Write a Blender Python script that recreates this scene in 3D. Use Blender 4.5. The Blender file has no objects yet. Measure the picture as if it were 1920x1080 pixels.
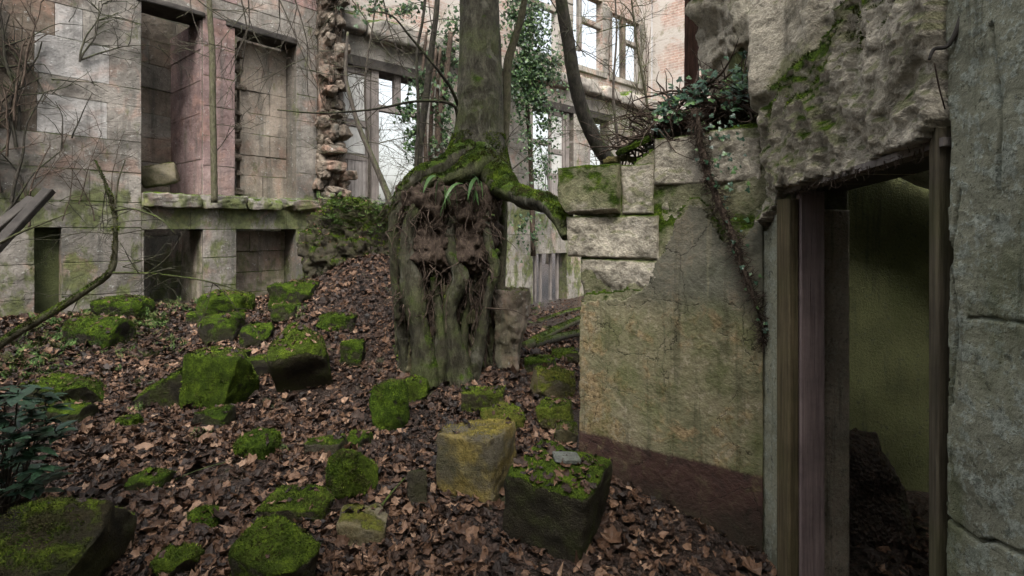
import bpy, math, random
import numpy as np
from mathutils import Vector, Matrix

random.seed(7); rng = np.random.default_rng(7)
scene = bpy.context.scene
C = scene.collection
R = math.radians

# ------------------------------------------------------------------ camera
CZ = 1.8                                   # eye height above the door floor
F = 1000.0                                 # focal length in photograph pixels
HORIZON = 430.0
cam_d = bpy.data.cameras.new('camera'); cam = bpy.data.objects.new('camera', cam_d); C.objects.link(cam)
cam.location = (0, 0, CZ); cam.rotation_euler = (R(90), 0, 0)
cam_d.sensor_width = 36; cam_d.lens = 36*F/1920; cam_d.shift_y = -(540-HORIZON)/1920
cam_d.clip_start = 0.05; cam_d.clip_end = 1000
scene.camera = cam

# ------------------------------------------------------------------ sky, sun, exposure
SUN_EL, SUN_AZ = 56.0, 180.0               # high and behind the camera (compass degrees from +Y, clockwise)
w = bpy.data.worlds.new('World'); scene.world = w; w.use_nodes = True
wn = w.node_tree; wn.nodes.clear()
wo = wn.nodes.new('ShaderNodeOutputWorld'); wb = wn.nodes.new('ShaderNodeBackground')
sk = wn.nodes.new('ShaderNodeTexSky'); sk.sky_type = 'NISHITA'; sk.sun_disc = False
sk.sun_elevation = R(SUN_EL); sk.sun_rotation = R(SUN_AZ); sk.air_density = 1.6; sk.dust_density = 6.0; sk.ozone_density = 1.0
hs = wn.nodes.new('ShaderNodeHueSaturation'); hs.inputs['Saturation'].default_value = 0.30   # overcast: almost white
wn.links.new(sk.outputs[0], hs.inputs['Color']); wn.links.new(hs.outputs[0], wb.inputs[0])
wb.inputs[1].default_value = 0.12; wn.links.new(wb.outputs[0], wo.inputs[0])
sd = bpy.data.lights.new('sun', 'SUN'); sd.energy = 1.25; sd.angle = R(22); sd.color = (1.0, 0.97, 0.92)
so = bpy.data.objects.new('sun', sd); C.objects.link(so)
az = R(SUN_AZ); el = R(SUN_EL)
sdir = Vector((math.sin(az)*math.cos(el), math.cos(az)*math.cos(el), math.sin(el)))
so.rotation_euler = sdir.to_track_quat('Z', 'Y').to_euler(); so.location = sdir*20
vs = scene.view_settings
vs.view_transform = 'Standard'; vs.look = 'None'; vs.exposure = 1.6; vs.gamma = 1.0; vs.use_curve_mapping = False
scene.render.engine = 'CYCLES'
scene.cycles.use_adaptive_sampling = True; scene.cycles.adaptive_threshold = 0.03
scene.cycles.max_bounces = 4; scene.cycles.diffuse_bounces = 2; scene.cycles.glossy_bounces = 2
scene.cycles.transparent_max_bounces = 4; scene.cycles.use_denoising = True

# ------------------------------------------------------------------ helpers: points, noise
def P(px, py, d):                          # a point of the place: seen at this pixel, d metres in front of the eye
    return np.array(((px-960)/F*d, d, CZ+(HORIZON-py)/F*d))
def _hash(ix, iy, iz, seed):
    h = (ix*73856093) ^ (iy*19349663) ^ (iz*83492791) ^ (seed*2654435761 & 0x7fffffff)
    h &= 0xffffffff; h = ((h ^ (h >> 13))*1274126177) & 0xffffffff; h = ((h ^ (h >> 16))*2246822519) & 0xffffffff
    return ((h ^ (h >> 15)) & 0xffffff)/float(0xffffff)*2-1
def vnoise(p, seed=0):
    p = np.asarray(p, float); i = np.floor(p).astype(np.int64); f = p-i; u = f*f*(3-2*f)
    r = 0
    for dx in (0, 1):
        for dy in (0, 1):
            for dz in (0, 1):
                wgt = (u[:, 0] if dx else 1-u[:, 0])*(u[:, 1] if dy else 1-u[:, 1])*(u[:, 2] if dz else 1-u[:, 2])
                r = r+wgt*_hash(i[:, 0]+dx, i[:, 1]+dy, i[:, 2]+dz, seed)
    return r
def fbm(p, scale=1.0, octv=4, seed=0, rough=0.5):
    p = np.asarray(p, float)*scale; a = 1.0; s = 0; t = 0
    for k in range(octv):
        s = s+a*vnoise(p+k*17.31, seed+k); t += a; a *= rough; p = p*2.03
    return s/t
def v3(x): return np.asarray(x, float)
def unit(x): x = v3(x); return x/np.linalg.norm(x)

# ------------------------------------------------------------------ helpers: objects
def make_mesh(name, V, faces, mat, smooth=True, attr=None, uv=None):
    V = np.ascontiguousarray(V, dtype=np.float32)
    fl = [np.asarray(f, dtype=np.int32) for f in (faces if isinstance(faces, (list, tuple)) else [faces]) if len(f)]
    me = bpy.data.meshes.new(name)
    me.vertices.add(len(V)); me.vertices.foreach_set('co', V.ravel())
    idx = np.concatenate([f.ravel() for f in fl])
    tot = np.concatenate([np.full(len(f), f.shape[1], np.int32) for f in fl])
    st = np.concatenate([[0], np.cumsum(tot)[:-1]]).astype(np.int32)
    me.loops.add(len(idx)); me.loops.foreach_set('vertex_index', idx)
    me.polygons.add(len(tot)); me.polygons.foreach_set('loop_start', st); me.polygons.foreach_set('loop_total', tot)
    me.polygons.foreach_set('use_smooth', np.full(len(tot), bool(smooth)))
    me.update(calc_edges=True)
    if attr is not None:
        for k, vals in attr.items():
            a = me.attributes.new(k, 'FLOAT', 'POINT'); a.data.foreach_set('value', np.asarray(vals, np.float32))
    if uv is not None:
        l = me.uv_layers.new(name='UVMap'); l.data.foreach_set('uv', np.asarray(uv, np.float32)[idx].ravel())
    if mat is not None: me.materials.append(mat)
    return me
def link(name, me, parent=None, loc=(0, 0, 0), rot=(0, 0, 0)):
    o = bpy.data.objects.new(name, me); C.objects.link(o); o.location = loc; o.rotation_euler = rot
    if parent is not None: o.parent = parent
    return o
def obj(name, V, faces, mat, parent=None, smooth=True, attr=None, uv=None):
    """world-space vertices become one mesh object; below a thing they are stored relative to the thing's base"""
    V = v3(V)
    if parent is None:
        base = np.array((V[:, 0].mean(), V[:, 1].mean(), V[:, 2].min()))
        return link(name, make_mesh(name, V-base, faces, mat, smooth, attr, uv), None, base)
    base = origin(parent)
    return link(name, make_mesh(name, V-base, faces, mat, smooth, attr, uv), parent)
def origin(o):
    b = np.zeros(3)
    while o is not None: b += np.array(o.location); o = o.parent
    return b
def tag(o, label=None, cat=None, group=None, kind=None):
    if label: o['label'] = label
    if cat: o['category'] = cat
    if group: o['group'] = group
    if kind: o['kind'] = kind
    return o
def thing(name, label, cat, loc, group=None):
    o = bpy.data.objects.new(name, None); C.objects.link(o); o.location = tuple(float(q) for q in loc)
    o.empty_display_size = 0.1
    return tag(o, label, cat, group)

class Acc:                                  # collects vertices and faces of one piece
    def __init__(s): s.v = []; s.f = {}; s.n = 0; s.a = []
    def add(s, V, Fs, a=0.0):
        V = v3(V)
        for f in (Fs if isinstance(Fs, (list, tuple)) else [Fs]):
            f = np.asarray(f); s.f.setdefault(f.shape[1], []).append(f+s.n)
        s.v.append(V); s.a.append(np.full(len(V), a) if np.isscalar(a) else a); s.n += len(V)
    def V(s): return np.concatenate(s.v)
    def F(s): return [np.concatenate(x) for x in s.f.values()]
    def A(s): return np.concatenate(s.a)
    def build(s, name, mat, parent=None, smooth=True): return obj(name, s.V(), s.F(), mat, parent, smooth, {'rnd': s.A()})

# ------------------------------------------------------------------ helpers: shapes
_cube_cache = {}
def cube_grid(n):
    if n in _cube_cache: return _cube_cache[n]
    g = np.linspace(-1, 1, n+1); pts = []; quads = []
    for ax in range(3):
        for s in (-1, 1):
            a, b = np.meshgrid(g, g, indexing='ij'); q = np.zeros((n+1, n+1, 3))
            q[..., ax] = s; q[..., (ax+1) % 3] = a; q[..., (ax+2) % 3] = b
            k = sum(len(x) for x in pts); pts.append(q.reshape(-1, 3))
            i = np.arange(n)[:, None]*(n+1)+np.arange(n)[None, :]; i = i.ravel()+k
            f = np.stack([i, i+n+1, i+n+2, i+1], 1)
            quads.append(f if s > 0 else f[:, ::-1])
    p = np.concatenate(pts); f = np.concatenate(quads)
    key = np.round(p*1e5).astype(np.int64); u, first, inv = np.unique(key, axis=0, return_index=True, return_inverse=True)
    _cube_cache[n] = (p[first], inv.ravel()[f]); return _cube_cache[n]
def rock(dims, seed, n=12, k=7.0, chops=3, rough=0.05, taper=0.0, fine=0.010, chop_d=(0.95, 1.3), cushion=0.0):
    """a broken block: rounded cube, planes chopped off it, worn faces"""
    p, f = cube_grid(n); p = p.copy(); r = np.random.default_rng(seed)
    p /= ((np.abs(p)**k).sum(1)**(1/k))[:, None]
    for _ in range(chops):
        nn = unit(r.normal(size=3)); d = r.uniform(*chop_d)
        over = p@nn-d; m = over > 0; p[m] -= over[m, None]*nn
    p[:, :2] *= (1-taper*(p[:, 2:3]*0.5+0.5))
    p = p*np.asarray(dims)/2
    s = min(dims)
    d = fbm(p, 2.2/s, 3, seed)*rough*s+fbm(p, 14.0, 3, seed+9, 0.6)*fine
    d = d+np.clip(p[:, 2]/dims[2]*2, 0, 1)*np.abs(fbm(p, 11.0, 3, seed+4))*cushion
    nrm = p/np.maximum(np.linalg.norm(p/np.asarray(dims), axis=1)[:, None]*np.asarray(dims), 1e-6)
    p = p+nrm/np.maximum(np.linalg.norm(nrm, axis=1)[:, None], 1e-6)*d[:, None]
    return p, f
def rotm(rx=0, ry=0, rz=0):
    return np.array((Matrix.Rotation(R(rz), 3, 'Z') @ Matrix.Rotation(R(ry), 3, 'Y') @ Matrix.Rotation(R(rx), 3, 'X')))
def normals(V, Fq):
    a, b, c = V[Fq[:, 0]], V[Fq[:, 1]], V[Fq[:, 2]]
    if Fq.shape[1] == 4: n = np.cross(V[Fq[:, 2]]-a, V[Fq[:, 3]]-b)
    else: n = np.cross(b-a, c-a)
    ar = np.linalg.norm(n, axis=1); return n/np.maximum(ar, 1e-12)[:, None], ar/2
BOXF = np.array([[0, 3, 2, 1], [4, 5, 6, 7], [0, 1, 5, 4], [1, 2, 6, 5], [2, 3, 7, 6], [3, 0, 4, 7]])
def box(o, e, u, n, t0, t1, z0, z1, n0, n1):
    """box in a wall's own axes: e along it, u up, n out of its face"""
    o, e, u, n = map(v3, (o, e, u, n)); c = []
    for z in (n0, n1):
        for a, b in ((t0, z0), (t1, z0), (t1, z1), (t0, z1)): c.append(o+e*a+u*b+n*z)
    V = np.array(c); Fq = BOXF
    if np.dot(np.cross(e, u), n) < 0: Fq = Fq[:, ::-1]
    return V, Fq
def bevel_box(o, e, u, n, t0, t1, z0, z1, n0, n1, bev=0.012, jit=0.004, seed=0):
    """a dressed block: chamfered front, corners a little off, 26 triangles"""
    r = np.random.default_rng(seed); o, e, u, n = map(v3, (o, e, u, n)); V = []
    for d, ins in ((n0, 0), (n1-bev, 0), (n1, bev)):
        for a, b in ((t0+ins, z0+ins), (t1-ins, z0+ins), (t1-ins, z1-ins), (t0+ins, z1-ins)):
            V.append(o+e*(a+r.uniform(-jit, jit))+u*(b+r.uniform(-jit, jit))+n*(d+r.uniform(-jit, jit)*0.6))
    m = [8, 9, 10, 11]; Fq = [[0, 3, 2, 1], m]
    for k in (0, 4):
        for i in range(4): j = (i+1) % 4; Fq.append([k+i, k+j, k+4+j, k+4+i])
    Fq = np.array(Fq)
    if np.dot(np.cross(e, u), n) < 0: Fq = Fq[:, ::-1]
    return np.array(V), Fq
def sheet(o, e, u, n, ts, zs, mask, disp, thick):
    """a wall skin on a grid: cells kept where mask is true, displaced by disp, closed to a real thickness"""
    o, e, u, n = map(v3, (o, e, u, n)); nt, nz = len(ts), len(zs)
    T, Z = np.meshgrid(ts, zs, indexing='ij')
    base = o+T[..., None]*e+Z[..., None]*u
    front = base+n*disp[..., None] if not np.isscalar(disp) else base+n*disp
    back = base-n*thick
    V = np.concatenate([front.reshape(-1, 3), back.reshape(-1, 3)]); N = nt*nz
    I = np.arange(N).reshape(nt, nz)
    a, b, c, d = I[:-1, :-1], I[1:, :-1], I[1:, 1:], I[:-1, 1:]
    fr = np.stack([a, b, c, d], -1)[mask]; bk = fr[:, ::-1]+N
    out = [fr, bk]
    mp = np.zeros((nt+1, nz+1), bool); mp[1:nt, 1:nz] = mask
    L = mask & ~mp[0:nt-1, 1:nz]; Rr = mask & ~mp[2:nt+1, 1:nz]; D = mask & ~mp[1:nt, 0:nz-1]; U = mask & ~mp[1:nt, 2:nz+1]
    for m, p, q in ((L, d, a), (Rr, b, c), (D, a, b), (U, c, d)):
        x, y = p[m], q[m]
        if len(x): out.append(np.stack([y, x, x+N, y+N], -1))
    Fq = np.concatenate(out)
    if np.dot(np.cross(e, u), n) < 0: Fq = Fq[:, ::-1]
    used = np.zeros(2*N, bool); used[Fq.ravel()] = True; mp_ = np.cumsum(used)-1
    uv = np.stack([np.concatenate([T.ravel()]*2), np.concatenate([Z.ravel()]*2)], 1)
    return V[used], mp_[Fq], uv[used]
def in_poly(x, y, poly):
    x = np.asarray(x); inside = np.zeros(x.shape, bool); n = len(poly)
    for i in range(n):
        x0, y0 = poly[i]; x1, y1 = poly[(i+1) % n]
        if y0 == y1: continue
        c = ((y0 > y) != (y1 > y)) & (x < (x1-x0)*(y-y0)/(y1-y0)+x0); inside ^= c
    return inside
def smooth_path(pts, rad, sub=6):
    pts = v3(pts); rad = v3(rad); n = len(pts)
    if n < 3 or sub <= 1: return pts, rad
    ext = np.vstack([2*pts[0]-pts[1], pts, 2*pts[-1]-pts[-2]]); out = []; ro = []
    for i in range(n-1):
        p0, p1, p2, p3 = ext[i:i+4]
        for t in np.linspace(0, 1, sub, endpoint=False):
            out.append(0.5*((2*p1)+(-p0+p2)*t+(2*p0-5*p1+4*p2-p3)*t*t+(-p0+3*p1-3*p2+p3)*t**3)); ro.append(rad[i]*(1-t)+rad[i+1]*t)
    out.append(pts[-1]); ro.append(rad[-1]); return np.array(out), np.array(ro)
def tube(pts, rad, seg=8, sub=6, bump=0.0, seed=0, flat=1.0, bscale=1.0, cap=True):
    p, r = smooth_path(pts, rad, sub); m = len(p)
    t = np.gradient(p, axis=0); t /= np.maximum(np.linalg.norm(t, axis=1), 1e-9)[:, None]
    a = np.array((0, 0, 1.0)) if abs(t[0, 2]) < 0.9 else np.array((1.0, 0, 0))
    x = unit(np.cross(a, t[0])); X = []
    for i in range(m):
        x = x-t[i]*np.dot(x, t[i]); x = x/max(np.linalg.norm(x), 1e-9); X.append(x)
    X = np.array(X); Y = np.cross(t, X)
    th = np.linspace(0, 2*np.pi, seg, endpoint=False)
    ring = np.cos(th)[None, :, None]*X[:, None]+np.sin(th)[None, :, None]*Y[:, None]*flat
    rr = np.broadcast_to(r[:, None], (m, seg))
    if bump: rr = rr*(1+bump*fbm((p[:, None]+ring*r[:, None, None]).reshape(-1, 3), bscale/max(r.mean(), 1e-3), 5, seed, .62).reshape(m, seg))
    V = (p[:, None]+ring*rr[..., None]).reshape(-1, 3)
    i = (np.arange(m-1)[:, None]*seg+np.arange(seg)[None]).ravel(); j = (np.arange(m-1)[:, None]*seg+(np.arange(seg)+1)[None] % seg).ravel()
    Fs = [np.stack([i, j, j+seg, i+seg], 1)]
    if cap:
        V = np.vstack([V, p[0], p[-1]]); k = np.arange(seg); k2 = (k+1) % seg
        Fs += [np.concatenate([np.stack([k2, k, np.full(seg, m*seg)], 1), np.stack([k+(m-1)*seg, k2+(m-1)*seg, np.full(seg, m*seg+1)], 1)])]
    return V, Fs
def twigs(acc, start, d, length, rad, level, r, seg=5, droop=0.0, spread=0.7, kids=4, wob=0.25):
    """bare twig: a crooked tapering stem with side shoots"""
    n = 5; p = [v3(start)]; d = unit(d); st = length/(n-1)
    for i in range(n-1):
        d = unit(d+r.normal(size=3)*wob*0.5+np.array((0, 0, -droop)))
        p.append(p[-1]+d*st)
    rads = np.linspace(rad, rad*0.45, n)
    acc.add(*tube(p, rads, seg if level > 0 else 4, 2, cap=False), a=r.random())
    if level > 0:
        for k in range(kids):
            t = r.uniform(0.25, 1.0)*(n-1); i = min(int(t), n-2); q = p[i]+(p[i+1]-p[i])*(t-i)
            dd = unit(unit(p[i+1]-p[i])+r.normal(size=3)*spread)
            twigs(acc, q, dd, length*r.uniform(0.4, 0.65), rad*0.55, level-1, r, max(4, seg-1), droop, spread, kids, wob)

# ------------------------------------------------------------------ helpers: procedural materials
class G:
    def __init__(s, name, rough=0.9, spec=0.2):
        s.m = bpy.data.materials.new(name); s.m.use_nodes = True; s.t = s.m.node_tree
        s.b = s.t.nodes['Principled BSDF']; s.b.inputs['Roughness'].default_value = rough
        s.b.inputs['Specular IOR Level'].default_value = spec
        g = s.t.nodes.new('ShaderNodeNewGeometry'); s.pos = g.outputs['Position']; s.nrm = g.outputs['Normal']
        tc = s.t.nodes.new('ShaderNodeTexCoord'); s.obj = tc.outputs['Object']; s.uv = tc.outputs['UV']
        oi = s.t.nodes.new('ShaderNodeObjectInfo'); s.rnd = oi.outputs['Random']; s.ocol = oi.outputs['Color']
    def lk(s, sock, v):
        if hasattr(v, 'is_output'): s.t.links.new(v, sock)
        elif isinstance(v, (tuple, list)) and len(v) == 3 and sock.type == 'RGBA': sock.default_value = (*v, 1)
        else: sock.default_value = v
    def noise(s, scale, detail=4, rough=0.55, co=None, dist=0.0, col=False):
        n = s.t.nodes.new('ShaderNodeTexNoise'); s.lk(n.inputs['Vector'], co or s.pos); n.inputs['Scale'].default_value = scale
        n.inputs['Detail'].default_value = min(detail, 4); n.inputs['Roughness'].default_value = rough; n.inputs['Distortion'].default_value = dist
        return n.outputs['Color' if col else 'Fac']
    def vor(s, scale, co=None, feature='F1', rnd=1.0):
        n = s.t.nodes.new('ShaderNodeTexVoronoi'); n.feature = feature; s.lk(n.inputs['Vector'], co or s.pos); n.inputs['Scale'].default_value = scale
        n.inputs['Randomness'].default_value = rnd; return n.outputs['Distance']
    def scale(s, co, v):
        n = s.t.nodes.new('ShaderNodeMapping'); s.lk(n.inputs['Vector'], co); n.inputs['Scale'].default_value = v; return n.outputs[0]
    def ramp(s, f, stops, mode='LINEAR'):
        n = s.t.nodes.new('ShaderNodeValToRGB'); s.lk(n.inputs[0], f); e = n.color_ramp.elements; n.color_ramp.interpolation = mode
        while len(e) < len(stops): e.new(0.5)
        for x, (p, c) in zip(e, stops): x.position = p; x.color = (*c, 1) if isinstance(c, tuple) else (c, c, c, 1)
        return n.outputs[0]
    def sm(s, f, a, b):                                    # 0 below a, 1 above b
        n = s.t.nodes.new('ShaderNodeMapRange'); n.interpolation_type = 'SMOOTHSTEP'; s.lk(n.inputs[0], f)
        n.inputs[1].default_value = a; n.inputs[2].default_value = b; return n.outputs[0]
    def mix(s, f, a, b, blend='MIX'):
        n = s.t.nodes.new('ShaderNodeMix'); n.data_type = 'RGBA'; n.blend_type = blend
        s.lk(n.inputs[0], f); s.lk(n.inputs[6], a); s.lk(n.inputs[7], b); return n.outputs[2]
    def m_(s, op, a, b=0.0, c=None):
        n = s.t.nodes.new('ShaderNodeMath'); n.operation = op; s.lk(n.inputs[0], a); s.lk(n.inputs[1], b)
        if c is not None: s.lk(n.inputs[2], c)
        return n.outputs[0]
    def sep(s, v):
        n = s.t.nodes.new('ShaderNodeSeparateXYZ'); s.lk(n.inputs[0], v); return n.outputs
    def attr(s, name):
        n = s.t.nodes.new('ShaderNodeAttribute'); n.attribute_name = name; return n.outputs['Fac']
    def bump(s, h, strength=0.5, dist=0.01):
        n = s.t.nodes.new('ShaderNodeBump'); n.inputs['Strength'].default_value = strength; n.inputs['Distance'].default_value = dist
        s.lk(n.inputs['Height'], h)
        if s.b.inputs['Normal'].is_linked: s.t.links.new(s.b.inputs['Normal'].links[0].from_socket, n.inputs['Normal'])
        s.t.links.new(n.outputs[0], s.b.inputs['Normal'])
    def done(s, col):
        s.lk(s.b.inputs['Base Color'], col); return s.m

MOSS_D, MOSS_M, MOSS_L = (0.008, 0.015, 0.003), (0.038, 0.066, 0.006), (0.13, 0.19, 0.016)
def moss_col(g, sc=1.0):
    f = g.noise(9*sc, 5, 0.65); f2 = g.noise(70*sc, 3, 0.6)
    c = g.ramp(g.m_('ADD', g.m_('MULTIPLY', f, 0.6), g.m_('MULTIPLY', f2, 0.4)), [(0.3, MOSS_D), (0.5, MOSS_M), (0.72, MOSS_L)])
    return c
def mat_ashlar(name, tones, green=0.5, pits=True, pink=0.3, sc=1.0, moss_up=True):
    g = G(name, 0.95, 0.15)
    n1 = g.noise(1.3*sc, 6, 0.6); n2 = g.noise(7*sc, 6, 0.7); n3 = g.noise(40*sc, 4, 0.7)
    c = g.ramp(n1, [(0.3, tones[0]), (0.52, tones[1]), (0.72, tones[2])])
    c = g.mix(g.m_('MULTIPLY', g.sm(g.noise(2.1, 5, 0.6, dist=1.0), 0.52, 0.66), pink), c, (0.40, 0.23, 0.17))
    c = g.mix(0.8, c, g.ramp(g.rnd, [(0.0, 0.86), (0.5, 0.97), (1.0, 1.08)]), 'MULTIPLY')
    c = g.mix(0.75, c, g.ramp(g.noise(0.9, 4, 0.7, dist=0.8), [(0.30, 0.38), (0.48, 0.9), (0.68, 1.2)]), 'MULTIPLY')
    c = g.mix(0.6, c, g.ramp(n2, [(0.28, 0.45), (0.5, 1.0), (0.75, 1.25)]), 'MULTIPLY')
    c = g.mix(0.5, c, g.ramp(n3, [(0.3, 0.5), (0.5, 1.0), (0.75, 1.2)]), 'MULTIPLY')
    # grey-black weathering in streaks down the wall
    st = g.noise(1.0, 5, 0.65, g.scale(g.pos, (6, 6, 0.7)))
    c = g.mix(g.m_('MULTIPLY', g.sm(st, 0.46, 0.72), 0.7), c, (0.09, 0.09, 0.08))
    # pale lichen
    li = g.sm(g.noise(18, 5, 0.75), 0.60, 0.68); c = g.mix(g.m_('MULTIPLY', li, 0.5), c, (0.52, 0.53, 0.50))
    # green algae: low on the wall and about the sill band, in drips
    z = g.sep(g.pos)[2]
    band = g.m_('MAXIMUM', g.m_('SUBTRACT', 1.0, g.sm(z, 0.9, 2.2)), g.m_('MULTIPLY', g.m_('SUBTRACT', 1.0, g.sm(g.m_('ABSOLUTE', g.m_('SUBTRACT', z, 2.02)), 0.12, 0.42)), 1.25))
    al = g.m_('MULTIPLY', g.sm(g.m_('ADD', g.noise(2.6, 6, 0.7, g.scale(g.pos, (1.5, 1.5, 0.8))), g.m_('MULTIPLY', band, 0.16)), 0.58, 0.72), green)
    c = g.mix(al, c, g.ramp(g.noise(12, 4), [(0.35, (0.045, 0.056, 0.018)), (0.65, (0.13, 0.152, 0.05))]))
    if moss_up:
        up = g.m_('ADD', g.sep(g.nrm)[2], g.m_('MULTIPLY', g.m_('SUBTRACT', g.noise(5, 5, 0.7), 0.5), 1.4))
        c = g.mix(g.sm(up, 0.55, 0.8), c, moss_col(g))
    h = g.m_('ADD', g.m_('MULTIPLY', g.noise(9, 6, 0.65), 1.0), g.m_('MULTIPLY', n3, 0.35)); g.bump(h, 0.7, 0.03)
    if pits: g.bump(g.sm(g.vor(16, g.scale(g.pos, (1, 1, 1.6))), 0.05, 0.22), 0.5, 0.012)
    return g.done(c)
M = {}
M['ashlar'] = mat_ashlar('weathered_ashlar', ((0.19, 0.178, 0.16), (0.31, 0.285, 0.25), (0.43, 0.395, 0.345)), 0.85, pink=0.4)
M['ashlar_left'] = mat_ashlar('grimy_ashlar', ((0.105, 0.097, 0.086), (0.235, 0.214, 0.19), (0.385, 0.355, 0.315)), 0.8, pink=0.38)
M['ashlar_pale'] = mat_ashlar('pale_ashlar', ((0.31, 0.30, 0.29), (0.38, 0.365, 0.35), (0.45, 0.43, 0.41)), 0.0, False, 0.25)
M['ashlar_pink'] = mat_ashlar('pink_ashlar', ((0.19, 0.13, 0.122), (0.275, 0.195, 0.185), (0.36, 0.27, 0.25)), 0.2, False, 0.3)
M['ashlar_inner'] = mat_ashlar('inner_ashlar', ((0.20, 0.165, 0.135), (0.32, 0.27, 0.22), (0.42, 0.37, 0.31)), 0.6)
M['rubble'] = mat_ashlar('rubble_stone', ((0.07, 0.056, 0.044), (0.155, 0.125, 0.098), (0.27, 0.225, 0.18)), 0.25, False, 0.4, moss_up=False)
M['stump'] = mat_ashlar('stump_rubble', ((0.045, 0.034, 0.026), (0.105, 0.08, 0.058), (0.20, 0.16, 0.12)), 0.5, False, 0.1, moss_up=False)
M['core'] = mat_ashlar('mortar_core', ((0.11, 0.097, 0.08), (0.17, 0.15, 0.127), (0.24, 0.21, 0.175)), 0.7, True, 0.2)
def mat_brick():
    g = G('old_brickwork', 0.95, 0.15)
    n = g.t.nodes.new('ShaderNodeTexBrick'); g.lk(n.inputs['Vector'], g.uv); n.inputs['Scale'].default_value = 1.0
    n.inputs['Brick Width'].default_value = 0.23; n.inputs['Row Height'].default_value = 0.075; n.inputs['Mortar Size'].default_value = 0.007
    n.inputs['Color1'].default_value = (0.37, 0.25, 0.205, 1); n.inputs['Color2'].default_value = (0.31, 0.22, 0.18, 1); n.inputs['Mortar'].default_value = (0.46, 0.41, 0.36, 1)
    c = g.mix(0.7, n.outputs[0], g.ramp(g.noise(4, 6, 0.7), [(0.25, 0.45), (0.5, 0.95), (0.75, 1.3)]), 'MULTIPLY')
    c = g.mix(g.sm(g.noise(1.1, 6, 0.65, dist=0.6), 0.40, 0.56), c, (0.40, 0.365, 0.33))      # remains of render
    c = g.mix(g.m_('MULTIPLY', g.sm(g.noise(3.2, 6, 0.7), 0.56, 0.68), 0.6), c, (0.16, 0.16, 0.10))
    g.bump(n.outputs['Fac'], -0.6, 0.012); g.bump(g.noise(14, 5, 0.7), 0.6, 0.03)
    return g.done(c)
M['brick'] = mat_brick()
def mat_roughstone():
    g = G('rough_cut_stone', 0.95, 0.15)
    n1 = g.noise(2.2, 6, 0.62); n2 = g.noise(16, 6, 0.7); n3 = g.noise(75, 4, 0.75)
    c = g.ramp(n1, [(0.28, (0.29, 0.255, 0.195)), (0.5, (0.50, 0.45, 0.36)), (0.72, (0.62, 0.56, 0.465))])
    c = g.mix(0.85, c, g.ramp(n2, [(0.28, 0.30), (0.52, 1.0), (0.75, 1.35)]), 'MULTIPLY')
    c = g.mix(g.m_('MULTIPLY', g.sm(g.noise(3.4, 4, 0.65), 0.52, 0.7), 0.55), c, (0.13, 0.115, 0.075))
    c = g.mix(0.6, c, g.ramp(n3, [(0.3, 0.45), (0.5, 1.0), (0.72, 1.3)]), 'MULTIPLY')
    up = g.m_('ADD', g.m_('MULTIPLY', g.sep(g.nrm)[2], 0.55), g.m_('ADD', g.noise(2.4, 6, 0.7), g.m_('ADD', g.m_('MULTIPLY', g.sep(g.ocol)[0], 0.3), g.m_('MULTIPLY', g.attr('mossmask'), 0.34))))
    c = g.mix(g.m_('MULTIPLY', g.sm(up, 0.60, 0.76), 0.75), c, g.ramp(n2, [(0.35, (0.075, 0.085, 0.03)), (0.65, (0.19, 0.195, 0.085))]))
    c = g.mix(g.sm(up, 0.82, 0.95), c, moss_col(g, 1.3))
    g.bump(g.m_('ADD', n2, g.m_('MULTIPLY', n3, 0.5)), 0.9, 0.025); g.bump(g.sm(g.vor(38), 0.0, 0.35), 0.35, 0.008)
    return g.done(c)
M['roughstone'] = mat_roughstone()
DADO = CZ-1.36
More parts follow.
